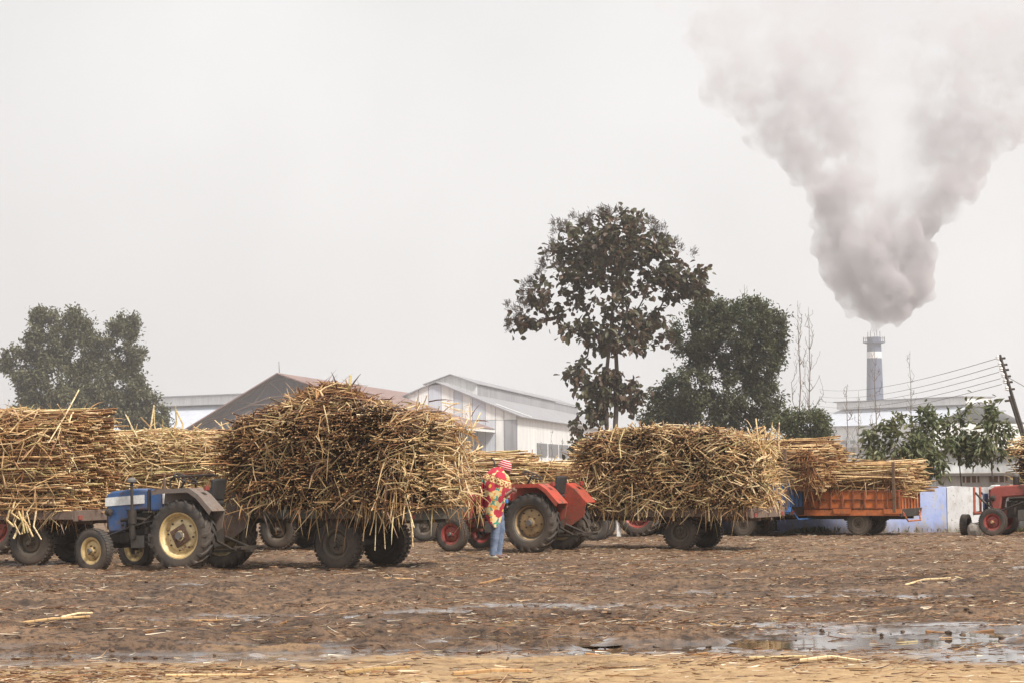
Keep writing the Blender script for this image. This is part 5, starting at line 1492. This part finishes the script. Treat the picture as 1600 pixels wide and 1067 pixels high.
for k in range(34):
    a = rng.uniform(0, 6.28); r = math.sqrt(rng.random())
    place_piece(ld2, (.62 + .7 * r * math.cos(a), .6 * r * math.sin(a) + .1, 2.68 + .44 * (1 - r ** 1.7)), (rng.normal(), rng.normal(), rng.normal() * .3), rng.uniform(.25, .6), k, .7)
place_piece(ld2, (.22, .1, 3.08), (-.3, 0, 1), .32, 3, 1.1)

# middle load pulled by the red tractor
loc, rz = put(1065, 859, 26, 0, .66)
trailer('flat brown trailer under the bristly middle load', loc, rz, dict(xf=2.3, xr=1.55, W=1.9, zd=.80, R=.36, track=1.32, WT=.24, rim='mud_rim', frame='trailer_brown', axles=[0], hitch=1.0, rimk=.52))
ex = [((-1.2 + .25 * k, .98, .95), (.15 * math.sin(k * 2.1), .2, -1), .45 + .15 * (k % 3), .8) for k in range(12)]
cane_load('bristly load of bright cane pieces in the middle, behind the red tractor', loc, rz, dict(xf=2.2, xr=1.52, W=2.0, z0=.82, axis='y', seed=3, brown=.80, lean=-.2, dark=.55, pale=True, loose=900, parts=300, hang=190, leafy=1700, endk=.0, topk=.30, endshare=.20, sp=.044, looselen=.70, thick=.58,
    top=lerp_top([(-1.52, 2.0), (-1.25, 2.22), (-.6, 2.38), (.2, 2.42), (1.2, 2.44), (1.8, 2.34), (2.2, 2.0)]), extra=ex))

# leftmost load
loc, rz = put(50, 884, 18, 0, .75)
trailer('flat grey trailer under the leftmost load', loc, rz, dict(xf=2.6, xr=.95, W=2.0, zd=.95, R=.42, track=1.5, WT=.25, rim='mud_rim', frame='trailer_brown', axles=[0], hitch=1.1))
ex = [((-.05 + rr_.normal() * .14, 1.12, .80 + rr_.uniform(-.1, .2)), (rr_.normal() * .3 - .2, .15, -1), rr_.uniform(.3, .55), .9) for k in range(12)]
cane_load('leftmost load of long level cane stalks, cut by the frame', loc, rz, dict(xf=2.4, xr=.66, W=2.0, z0=.90, axis='x', seed=4, brown=.58, loose=420, parts=200, hang=170, leafy=1900, nlen=2, topk=.25, endshare=.2, sp=.046,
    top=lerp_top([(-.66, 2.40), (-.3, 2.60), (.3, 2.74), (1.2, 2.78), (2.4, 2.7)]), dome=.5, extra=ex))

# bright load behind the blue tractor
loc, rz = put(262, 866, 20, 0, .7)
trailer('dark flat trailer half hidden behind the blue tractor', loc, rz, dict(xf=1.9, xr=2.0, W=1.9, zd=.95, R=.40, track=1.4, WT=.24, rim='mud_rim', frame='trailer_green', axles=[0], hitch=1.0))
ex = [((.62, .3, 2.62), (-.25, 0, 1), .75, .8), ((.55, .2, 2.6), (.1, 0, 1), .6, .8), ((.1, .3, 2.62), (-.15, 0, 1), .7, .8), ((.0, .2, 2.6), (.3, 0, 1), .55, .8), ((1.0, .3, 2.5), (.4, 0, .8), .6, .8), ((-.9, .2, 2.5), (.5, 0, .7), .4, .8)]
cane_load('loose bright straw coloured load seen between the blue tractor and leftmost load', loc, rz, dict(xf=1.7, xr=1.8, W=2.0, z0=1.0, axis='x', seed=5, pale=True, brown=.08, loose=620, parts=230, hang=60, leafy=1500, nlen=2, topk=.30, endshare=.1, looselen=1.0, thick=.55,
    top=lerp_top([(-1.8, 2.2), (-.8, 2.42), (.4, 2.46), (1.2, 2.38), (1.7, 2.25)]), dome=.5, extra=ex))

# empty trailer glimpsed under the heaped load
loc, rz = put(436, 858, 20, 0, .7)
trailer('dark empty trailer seen under the tall heaped load', loc, rz, dict(xf=1.5, xr=1.3, W=1.8, zd=.95, R=.42, track=1.4, WT=.24, rim='mud_rim', frame='dark_iron', axles=[0], hitch=.9))
# low load behind the red tractor
loc, rz = put(664, 846, 8, 1.95, .7)
trailer('four wheeled dark trailer behind the red tractor and the person', loc, rz, dict(xf=2.35, xr=2.35, W=1.8, zd=1.02, R=.34, track=1.4, WT=.22, rim='mud_rim', frame='dark_iron', axles=[1.95, -1.95], hitch=.9, rimk=.5))
cane_load('low level cane load behind the steering wheel of the red tractor', loc, rz, dict(xf=1.5, xr=1.75, W=1.9, z0=1.05, axis='x', seed=7, brown=.30, loose=150, parts=80, hang=40, leafy=350, nlen=2, topk=.3, endshare=.1,
    top=lerp_top([(-1.75, 1.72), (.2, 1.76), (.45, 1.95), (1.5, 2.0)]), dome=.3))

# blue box trailer
loc, rz = put(1163, 837, 27, 0, .64)
trailer('bright blue box trailer with its cane hanging over the tail', loc, rz, dict(xf=2.1, xr=1.22, W=1.8, zd=.66, R=.29, track=1.28, WT=.22, rim='dust_rim', tyre='rubber_grey', frame='dark_iron', axles=[0], box=(.60, 'trailer_blue', 9, 2), stakes=[(-1.18, 1.45)], hitch=.9, rimk=.55))
cane_load('brown tailed bundle of cane on the blue trailer', loc, rz, dict(xf=2.0, xr=1.85, W=1.72, z0=1.16, axis='x', seed=8, brown=.55, loose=170, parts=110, hang=50, leafy=500, shaggy=2200, nlen=2, topk=.3, endshare=.3,
    top=lerp_top([(-1.85, 1.92), (-1.5, 2.14), (-1.0, 2.24), (0, 2.20), (2.0, 2.15)]), dome=.7))

# orange box trailer
loc, rz = put(1343, 836, 25, 0, .64)
trailer('orange box trailer with ribbed sides in front of the blue wall', loc, rz, dict(xf=1.7, xr=1.04, W=1.75, zd=.60, R=.29, track=1.28, WT=.22, rim='dust_rim', tyre='rubber_grey', frame='dark_iron', axles=[0], box=(.47, 'trailer_orange', 10, 3), stakes=[(-.93, 1.18)], hitch=.9, rimk=.52))
cane_load('neat low bundle of parallel cane on the orange trailer', loc, rz, dict(xf=1.7, xr=1.02, W=1.68, z0=1.0, axis='x', seed=9, brown=.28, loose=70, parts=60, hang=24, leafy=200, shaggy=380, nlen=1, topk=.3, endshare=.3, sp=.048,
    top=lerp_top([(-1.05, 1.60), (-.8, 1.66), (0, 1.68), (1.7, 1.70)]), dome=.5))

# load at the right edge
loc, rz = put(1700, 830, 20, 0, .66)
trailer('dark flat trailer at the right edge, behind the old red tractor', loc, rz, dict(xf=1.8, xr=1.7, W=1.8, zd=.9, R=.34, track=1.32, WT=.22, rim='mud_rim', frame='dark_iron', axles=[0], hitch=.9))
cane_load('sliver of a cane load at the right edge above the old red tractor', loc, rz, dict(xf=1.75, xr=1.6, W=1.9, z0=.95, axis='y', seed=10, pale=True, brown=.2, loose=160, parts=70, hang=30, leafy=200, top=lerp_top([(-1.6, 2.2), (1.3, 2.35), (1.75, 2.2)])))

# ================================================================== person in a printed shawl
def person():
    gp = G(779, 873)
    t = empty('person', (gp.x, gp.y, 0), RAD(-6), 'person wrapped in a flowered red and cream shawl with striped red cap and jeans', 'person')
    m, n, b, o = newmat('skin'); b.inputs['Base Color'].default_value = (.115, .055, .035, 1); b.inputs['Roughness'].default_value = .55; skin = m
    bm_ = MB()
    def ball(c, r, sc=(1, 1, 1), M3=None):
        vs_ = [Vector((v.x * r * sc[0], v.y * r * sc[1], v.z * r * sc[2])) for v in IV]
        if M3 is not None: vs_ = [M3 @ v for v in vs_]
        bm_.add([Vector(c) + v for v in vs_], IF)
    def limb(pts, rs_):
        bm_.tube(pts, rs_, 12)
        for p_, r_ in zip(pts, rs_): ball(p_, r_)
    tilt = Matrix.Rotation(RAD(24), 3, 'Y')
    hc = Vector((.115, 0, 1.565))
    ball(hc, .10, (1.0, .80, 1.12), tilt)                                 # skull
    ball(hc + tilt @ Vector((.045, 0, -.065)), .062, (1.0, .85, 1.05), tilt)   # jaw
    ball(hc + tilt @ Vector((.075, 0, -.105)), .026)                      # chin
    bm_.tube([hc + tilt @ Vector((.095, 0, .015)), hc + tilt @ Vector((.125, 0, -.035)), hc + tilt @ Vector((.098, 0, -.045))], [.010, .019, .014], 8)   # nose
    ball(hc + tilt @ Vector((.097, 0, -.070)), .017, (1, 1.5, .7))        # lips
    for s in (1, -1):
        ball(hc + tilt @ Vector((-.005, s * .083, -.02)), .028, (.7, .4, 1.2), tilt)   # ears
        ball(hc + tilt @ Vector((.090, s * .034, .022)), .016, (.8, 1.5, .6))          # brows
    limb([(.02, 0, 1.40), (.06, 0, 1.48), (.085, 0, 1.54)], [.062, .055, .055])
    limb([(-.06, 0, .92), (-.065, 0, 1.05), (-.06, 0, 1.2), (-.02, 0, 1.36)], [.125, .125, .14, .125])
    for s in (1, -1):
        limb([(-.02, s * .17, 1.38), (-.03, s * .215, 1.14), (.13, s * .13, 1.12), (.225, s * .05, 1.185)], [.058, .05, .042, .030])
        hb = Vector((.24, s * .045, 1.195))
        ball(hb + Vector((.035, 0, .005)), .040, (1.0, .5, .85))           # palm
        for k in range(4):                                                 # fingers, bent
            y = hb.y; z = hb.z + .028 - .018 * k
            ln = (.036, .042, .040, .030)[k]
            bm_.tube([(hb.x + .05, y, z), (hb.x + .05 + ln * .7, y - s * .004, z - .004), (hb.x + .05 + ln, y - s * .02, z - .012), (hb.x + .045 + ln * .8, y - s * .034, z - .016)], [.0095, .009, .008, .007], 7)
        bm_.tube([(hb.x + .01, y, hb.z + .03), (hb.x + .04, y - s * .015, hb.z + .05), (hb.x + .065, y - s * .022, hb.z + .047)], [.011, .010, .008], 7)   # thumb
        xo = .035 * s
        limb([(-.05 + xo * .3, s * .085, .90), (-.01 + xo, s * .09, .50), (-.045 + xo, s * .09, .10)], [.092, .060, .042])
        bm_.tube([(-.075 + xo, s * .09, .055), (.0 + xo, s * .09, .06), (.10 + xo, s * .095, .035), (.15 + xo, s * .095, .03)], [.036, .042, .036, .020], 10)
    body = bm_.build('body', skin, t)
    md = body.modifiers.new('join', 'REMESH'); md.mode = 'VOXEL'; md.voxel_size = .007
    md = body.modifiers.new('soft', 'SMOOTH'); md.iterations = 3; md.factor = .5
    # eyes, moustache and beard shade
    for s in (1, -1):
        e = MB(); e.add([hc + tilt @ Vector((.088, s * .034, .004)) + v * .010 for v in IV], IF); e.build('eye', M['seat_black'], t)
    hr = MB(); hr.add([hc + tilt @ Vector((-.035, 0, -.035)) + tilt @ Vector((v.x * .075, v.y * .078, v.z * .085)) for v in IV], IF); hr.build('hair', M['seat_black'], t, smooth=80)
    # jeans: two tapered legs with folds, and a seat
    m, n, b, o = newmat('jeans')
    v = coords(n, (1, 1, 1)); a = noi(n, v, 9, 5, .6)
    n.links.new(mixc(n, ramp(n, a, [(.35, 0.), (.65, 1.)]), (.075, .105, .17), (.17, .21, .29)), b.inputs['Base Color'])
    b.inputs['Roughness'].default_value = .9; bump(n, b, noi(n, coords(n, (1, 1, 3)), 14, 3), .5, .02)
    rg = random.Random(3)
    jb = MB()
    for s in (1, -1):
        xo = .035 * s
        pts, rads = [], []
        for k in range(25):
            u = k / 24; z = .95 - .87 * u
            x_ = np.interp(z, [.08, .5, .95], [-.05 + xo, -.005 + xo, -.05 + xo * .3])
            pts.append((x_, s * .085, z)); rads.append(np.interp(u, [0, .15, .5, .85, 1], [.118, .112, .082, .066, .070]) * (1 + .045 * math.sin(k * 2.1 + s) + rg.uniform(-.02, .02)))
        jb.tube(pts, rads, 14)
    jb.tube([(-.055, 0, .84), (-.055, 0, .90), (-.055, 0, 1.0)], [.14, .15, .135], 16)
    jo = jb.build('jeans', m, t, smooth=60)
    # shoes
    for s in (1, -1):
        xo = .035 * s
        sh = MB(); prof = [(-.105, .038, .030), (-.09, .058, .05), (-.02, .062, .052), (.06, .048, .045), (.13, .034, .034), (.165, .026, .018)]
        vs_, fs = [], []
        for k, (x_, w_, h_) in enumerate(prof):
            hh = (.062, .078, .082, .062, .045, .035)[k]
            for q in range(12):
                a = 2 * math.pi * q / 12
                vs_.append((x_ + xo - .015, s * .092 + w_ * .78 * math.cos(a), .012 + hh * .5 + hh * .5 * max(-1, math.sin(a) * 1.15 if math.sin(a) > 0 else math.sin(a) * 1.6)))
        for k in range(5):
            for q in range(12): fs.append((k * 12 + q, k * 12 + (q + 1) % 12, (k + 1) * 12 + (q + 1) % 12, (k + 1) * 12 + q))
        fs += [tuple(range(12)), tuple(range(60, 72))[::-1]]
        sh.add(vs_, fs); so = sh.build('shoe', paint('canvas_shoe', (.52, .46, .36), .8, dirt=.4, dirtcol=(.26, .19, .13), scale=14), t, smooth=70)
        MB().box((xo + .010, s * .092, .008), (.255, .075, .012)).build('sole', M['tan_rim'], so, .006)
    # shawl: one cloth wrapped round shoulders and arms, its hem cut low on the near side
    tab = [(1.62, .045, .075, .085), (1.56, .00, .13, .15), (1.50, -.03, .185, .215), (1.42, -.035, .235, .255), (1.32, -.02, .255, .268), (1.20, -.02, .245, .265), (1.08, -.045, .215, .255), (.95, -.065, .19, .235), (.80, -.085, .175, .22), (.58, -.10, .16, .205)]
    tz = [r_[0] for r_ in tab][::-1]
    NA, NT = 72, 46
    vs_, fs = [], []
    for k in range(NT):
        for q in range(NA):
            a = 2 * math.pi * q / NA       # 0 = forward (+x), -90 = near side
            near = max(0, -math.sin(a - .35)) ** 1.2
            hem = 1.06 - .52 * near - .12 * max(0, -math.cos(a)) + .03 * math.sin(3 * a)
            z = 1.60 - (1.60 - hem) * k / (NT - 1)
            cx_ = np.interp(z, tz, [r_[1] for r_ in tab][::-1]); rx = .93 * np.interp(z, tz, [r_[2] for r_ in tab][::-1]); ry = np.interp(z, tz, [r_[3] for r_ in tab][::-1])
            fold = 1 + (.050 * math.sin(5 * a + 5 * z) + .034 * math.sin(11 * a - 7 * z) + .018 * math.sin(17 * z + 3 * a)) * min(1, k / 8)
            vs_.append((cx_ + rx * fold * math.cos(a), ry * fold * math.sin(a), z))
    for k in range(NT - 1):
        for q in range(NA): fs.append((k * NA + q, k * NA + (q + 1) % NA, (k + 1) * NA + (q + 1) % NA, (k + 1) * NA + q))
    m, n, b, o = newmat('printed_shawl')
    v0 = coords(n, (1, 1, 1)); 
    mp = n.nodes.new('ShaderNodeMapping'); mp.inputs['Rotation'].default_value = (0, RAD(-22), 0); n.links.new(v0, mp.inputs[0]); v = mp.outputs[0]
    sp = n.nodes.new('ShaderNodeSeparateXYZ'); n.links.new(v, sp.inputs[0])
    wob = n.nodes.new('ShaderNodeTexNoise'); wob.inputs['Scale'].default_value = 16
    n.links.new(v, wob.inputs['Vector'])
    ad = n.nodes.new('ShaderNodeVectorMath'); ad.operation = 'MULTIPLY_ADD'; n.links.new(wob.outputs['Color'], ad.inputs[0]); ad.inputs[1].default_value = (.075,) * 3; n.links.new(v, ad.inputs[2])
    def vor(sc, rnd=.8, vec=None, feat='F1'):
        x_ = node(n, 'ShaderNodeTexVoronoi', Scale=sc, Randomness=rnd, feature=feat); n.links.new(vec or ad.outputs[0], x_.inputs['Vector']); return x_
    fl = vor(5.4)
    cream = mixc(n, noi(n, v, 6, 2), (.62, .44, .20), (.66, .52, .28))
    teal = mathn(n, 'GREATER_THAN', noi(n, v, 13, 1.0), .565)
    c = mixc(n, teal, cream, (.055, .27, .20))
    yel = mathn(n, 'GREATER_THAN', noi(n, coords(n, (1, 1, 1.7)), 10, 1.0), .60)
    c = mixc(n, yel, c, (.62, .26, .045))
    c = mixc(n, mathn(n, 'LESS_THAN', fl.outputs['Distance'], .57), c, (.38, .022, .045))
    c = mixc(n, mathn(n, 'LESS_THAN', fl.outputs['Distance'], .17), c, (.66, .40, .07))
    # a band of small ringed squares running round the cloth
    band = mathn(n, 'LESS_THAN', mathn(n, 'ABSOLUTE', mathn(n, 'SUBTRACT', sp.outputs[2], 1.275)), .055)
    sq = vor(15, 0.0, vec=v)
    ringd = mathn(n, 'PINGPONG', mathn(n, 'MULTIPLY', sq.outputs['Distance'], 4.2), 1.0)
    bc = mixc(n, mathn(n, 'GREATER_THAN', ringd, .5), (.64, .46, .22), (.26, .06, .03))
    c = mixc(n, band, c, bc)
    for zc in (1.215, 1.335):
        ln_ = mathn(n, 'LESS_THAN', mathn(n, 'ABSOLUTE', mathn(n, 'SUBTRACT', sp.outputs[2], zc)), .008); c = mixc(n, ln_, c, (.30, .05, .03))
    n.links.new(c, b.inputs['Base Color']); b.inputs['Roughness'].default_value = .92
    bump(n, b, noi(n, v, 60, 2), .3, .005)
    sw = MB(); sw.add(vs_, fs); so = sw.build('shawl', m, t, smooth=80)
    md = so.modifiers.new('thick', 'SOLIDIFY'); md.thickness = .012; md.offset = 1
    # fold thrown over the far shoulder: hangs down the back with a fringe
    lw = MB(); vs_, fs = [], []
    for k in range(16):
        u = k / 15
        for q in range(7):
            a = (q - 3) / 3
            vs_.append((-.24 - .05 * u - .018 * math.sin(q * 2.3 + u * 4), -.09 + a * .085 * (1 - .25 * u), 1.46 - .52 * u))
    for k in range(15):
        for q in range(6): fs.append((k * 7 + q, k * 7 + q + 1, k * 7 + q + 8, k * 7 + q + 7))
    lw.add(vs_, fs); lo = lw.build('shawl_end', m, t, smooth=80); md = lo.modifiers.new('thick', 'SOLIDIFY'); md.thickness = .016
    fr = MB()
    for q in range(14):
        y = -.09 + (q - 6.5) / 6.5 * .066
        fr.tube([(-.292, y, .945), (-.297 + rg.uniform(-.01, .01), y, .90), (-.30 + rg.uniform(-.01, .01), y, .85)], [.006, .007, .004], 5)
    fr.build('fringe', M['orange_red'], t)
    # knitted cap, red with pale stripes
    m, n, b, o = newmat('knit_cap')
    sp = n.nodes.new('ShaderNodeSeparateXYZ'); n.links.new(coords(n), sp.inputs[0])
    wv = mathn(n, 'FRACT', mathn(n, 'MULTIPLY', mathn(n, 'ADD', sp.outputs[2], mathn(n, 'MULTIPLY', noi(n, coords(n), 30, 2), .012)), 27.0))
    n.links.new(mixc(n, mathn(n, 'LESS_THAN', wv, .34), (.40, .022, .035), (.62, .50, .48)), b.inputs['Base Color']); b.inputs['Roughness'].default_value = .95
    bump(n, b, noi(n, coords(n), 90, 2), .5, .004)
    cp = MB(); pr = [(.108, -.052), (.118, -.045), (.120, -.02), (.117, .02), (.108, .06), (.088, .092), (.055, .115), (.02, .124), (.001, .125)]
    cp.lathe([(r_, z) for r_, z in pr], 28, axis='z'); co = cp.build('knit_cap', m, t, smooth=80)
    co.location = hc + tilt @ Vector((-.012, 0, .045)); co.rotation_euler = (0, RAD(16), 0); co.scale = (1.04, .86, 1.0)
    # small blue thing held below the elbow
    MB().box((.165, -.10, 1.01), (.05, .03, .07)).build('blue_glove_tip', M['trailer_blue'], t, .012)
    t.scale = (1.04,) * 3
    return t
person()

# ================================================================== small things on the ground
def hgt(x, y): return float(height(np.array([x]), np.array([y]))[0])
gp = G(967, 838)
po = empty('marker_post', (gp.x, gp.y, 0), 0, 'short white painted post beneath the middle load', 'post')
MB().b2((-.055, -.055, -.1), (.055, .055, .62)).build('post', M['white_paint'], po, .01)
MB().add([(-.055, -.055, .62), (.055, -.055, .62), (.055, .055, .62), (-.055, .055, .62), (0, 0, .66)], [(0, 1, 4), (1, 2, 4), (2, 3, 4), (3, 0, 4)]).build('cap', M['white_paint'], po)
gp = G(1522, 836)
rg = random.Random(4)
rk = MB(); rk.add([Vector((v.x * .17, v.y * .14, v.z * .20 + .11)) * (1 + rg.uniform(-.14, .14)) for v in IV], IF)
ro = rk.build('stone', paint('stone', (.30, .27, .24), .9, dirt=.5, scale=8), loc=gp); tag(ro, 'rough grey stone beside the front wheel of the old tractor', 'stone')
ot = empty('old_tyre', (gp.x - .12, gp.y + .35, .24), RAD(60), 'worn black tyre leaning behind the grey stone', 'tyre')
tyre_mesh(.25, .16, .15, 30, .01, 0).build('tread_ring', M['rubber'], ot, smooth=32)

LIT = np.random.default_rng(101)
def litter(name, n, kind, label, cat):
    """things lying on the mud, thicker where the wheels have not pressed them in"""
    yv = 15.5 + (58 - 15.5) * LIT.random(n * 3) ** 1.2
    xv = (LIT.random(n * 3) * 2 - 1) * (yv * .245 + .5)
    d = np.clip(.45 + 1.5 * fbm(xv * .5, yv * 1.1, 3, 41) + np.where(yv > 34, .25, 0) - np.where(yv < 19.8, .22, 0), .08, 1)
    for (bx, by, ax, ay, dp) in BASINS: d = np.where(((xv - bx) / ax) ** 2 + ((yv - by) / ay) ** 2 < 1.5, d * .3, d)
    d = d * (1 - .6 * wetness(xv, yv))
    for r_ in RUTS[:2]: d = np.where(np.abs(yv - r_[0] - r_[1] * xv) < .55, d * .3, d)
    k = LIT.random(n * 3) < d
    xv, yv = xv[k][:n], yv[k][:n]; n = len(xv)
    zv = height(xv, yv)
    return xv, yv, np.maximum(zv, WATER_Z)
xv, yv, zv = litter('cane_trash', 104000, 's', '', '')
n_ = len(xv)
a = LIT.normal(size=n_) * .55 + np.where(LIT.random(n_) < .25, LIT.uniform(-1.5, 1.5, n_), 0)
L = LIT.uniform(.03, .17, n_) * np.where(LIT.random(n_) < .10, 2.4, 1.0)
D = np.stack([np.cos(a), np.sin(a), LIT.normal(size=n_) * .06], -1)
C = np.stack([xv, yv, zv + .007], -1) - D * L[:, None] / 2
v1, q1 = strips_np(C, D, L, LIT.uniform(.003, .012, n_) * np.where(LIT.random(n_) < .06, 1.9, 1.0), 0.02, LIT)
v4 = v1.reshape(-1, 4, 2, 3)           # settle both ends of every strip on the mud
e0, e3 = v4[:, 0].mean(1), v4[:, 3].mean(1)
g0, g3 = (np.maximum(height(e[:, 0], e[:, 1]), WATER_Z) + .004 for e in (e0, e3))
for k_, u_ in enumerate((0, .33, .67, 1.)):
    v4[:, k_, :, 2] = np.maximum(v4[:, k_, :, 2], (g0 * (1 - u_) + g3 * u_)[:, None])
v1 = v4.reshape(-1, 3)
PAL = np.concatenate([STRAW * np.array([1., .98, 1.15]), BROWN, BROWN * .8, BROWN * .9, BROWN * .7, np.array([(.34, .13, .05), (.72, .64, .50), (.78, .70, .56), (.66, .56, .42), (.05, .03, .02), (.04, .025, .018), (.08, .05, .03)])])
tc_ = PAL[LIT.integers(0, len(PAL), n_)] * LIT.uniform(.6, 1.25, (n_, 1))
tag(np_mesh('cane_trash', v1, q1, M['leaf'], np.repeat(tc_, 3, 0)), 'trampled cane leaves and chaff strewn over the mud', 'cane trash', kind='stuff')
# mud clods
yv = 16 + 34 * LIT.random(5200) ** 1.5; xv = (LIT.random(5200) * 2 - 1) * (yv * .245 + .4)
dd = np.min([np.abs(yv - (r_[0] + r_[1] * xv)) for r_ in RUTS], 0)
k = LIT.random(5200) < np.clip(1.1 - dd * 1.1, .08, 1) * np.where(yv < 19.6, .25, 1)
xv, yv = xv[k], yv[k]; zv = height(xv, yv); n_ = len(xv)
ico = bmesh.new(); bmesh.ops.create_icosphere(ico, subdivisions=1, radius=1); ico.verts.ensure_lookup_table()
I1 = np.array([v.co[:] for v in ico.verts]); F1_ = np.array([[v.index for v in f.verts] for f in ico.faces]); ico.free()
sz = .008 + .020 * LIT.random(n_) ** 2.5
V = I1[None] * (1 + .35 * LIT.normal(size=(n_, len(I1), 1)).clip(-1, 1)) * sz[:, None, None] * np.array([1.5, 1.2, .75])
V = V + np.stack([xv, yv, zv + sz * .2], -1)[:, None]
T_ = (F1_[None] + (np.arange(n_) * len(I1))[:, None, None]).reshape(-1, 3)
tag(np_mesh('mud_clods', V.reshape(-1, 3), None, M['ground'], tris=T_, smooth=True), 'clods of wet mud thrown up along the wheel ruts', 'mud clods', kind='stuff')
# single stalks one can pick out, lying on the ground
STK = [(1215, 1032, 90, .04, 'thick broken stalk lying left of two near the right puddle'), (1298, 1038, 95, -.05, 'long split brown stalk lying nearest the right puddle'),
       (590, 1052, 120, .25, 'pale split stalk lying in the near sand left of centre'), (770, 1055, 130, .12, 'long thin pale stalk lying in the near sand at the centre'),
       (1010, 1025, 190, -.03, 'very long straight stalk lying on the edge of the dark mud'), (700, 1012, 90, -.02, 'dark straight stalk just below the small puddle'),
       (600, 905, 95, .10, 'reddish stalk lying behind the trailer wheel'), (730, 912, 110, .06, 'dark curved stalk lying in front of the person'),
       (300, 970, 100, .16, 'pale stalk slanting beside the left pile of straw'), (80, 975, 120, .1, 'pale stalk lying in the straw at the left edge'),
       (420, 992, 60, -.1, 'short dark stalk at the edge of the left rut'), (1500, 985, 110, .05, 'dark stalk lying at the far bank of the right puddle'), (330, 1060, 140, .03, 'pale flat stalk at the lower edge left'), (1450, 915, 80, .1, 'yellow stalk lying in the far mud at right'),
       (120, 968, 70, .5, 'crooked pale stalk lying across the left straw'), (1125, 978, 40, -.4, 'small pale stalk beside the far bank left of the right puddle')]
for k, (px, py, ln, a, lb_) in enumerate(STK):
    g_ = G(px, py); L1 = ln * g_.y / FPX
    dv = Vector((math.cos(a), math.sin(a) * 3, 0)).normalized()
    e0, e1 = g_ - dv * L1 / 2, g_ + dv * L1 / 2
    z0_, z1_ = max(hgt(e0.x, e0.y), WATER_Z), max(hgt(e1.x, e1.y), WATER_Z); zm = max(hgt(g_.x, g_.y), WATER_Z)
    o_ = place_piece(None, (g_.x, g_.y, max(zm, (z0_ + z1_) / 2) + .016), (dv.x, dv.y, (z1_ - z0_) / L1), L1, k, .7)
    tag(o_, lb_, 'cane stalk', 'loose cane stalks on the ground')

# ================================================================== haze
hz_m, n, b, o = newmat('haze_air')
n.nodes.remove(b)
pv = n.nodes.new('ShaderNodeVolumePrincipled')
pv.inputs['Color'].default_value = (.985, .985, 1.0, 1)
pv.inputs['Density'].default_value = 0.00044
pv.inputs['Anisotropy'].default_value = 0.45
n.links.new(pv.outputs[0], o.inputs['Volume'])
hb = MB(); hb.b2((-950, -60, -3), (950, 1540, 240)); haze = hb.build('haze', hz_m)
tag(haze, kind='stuff')
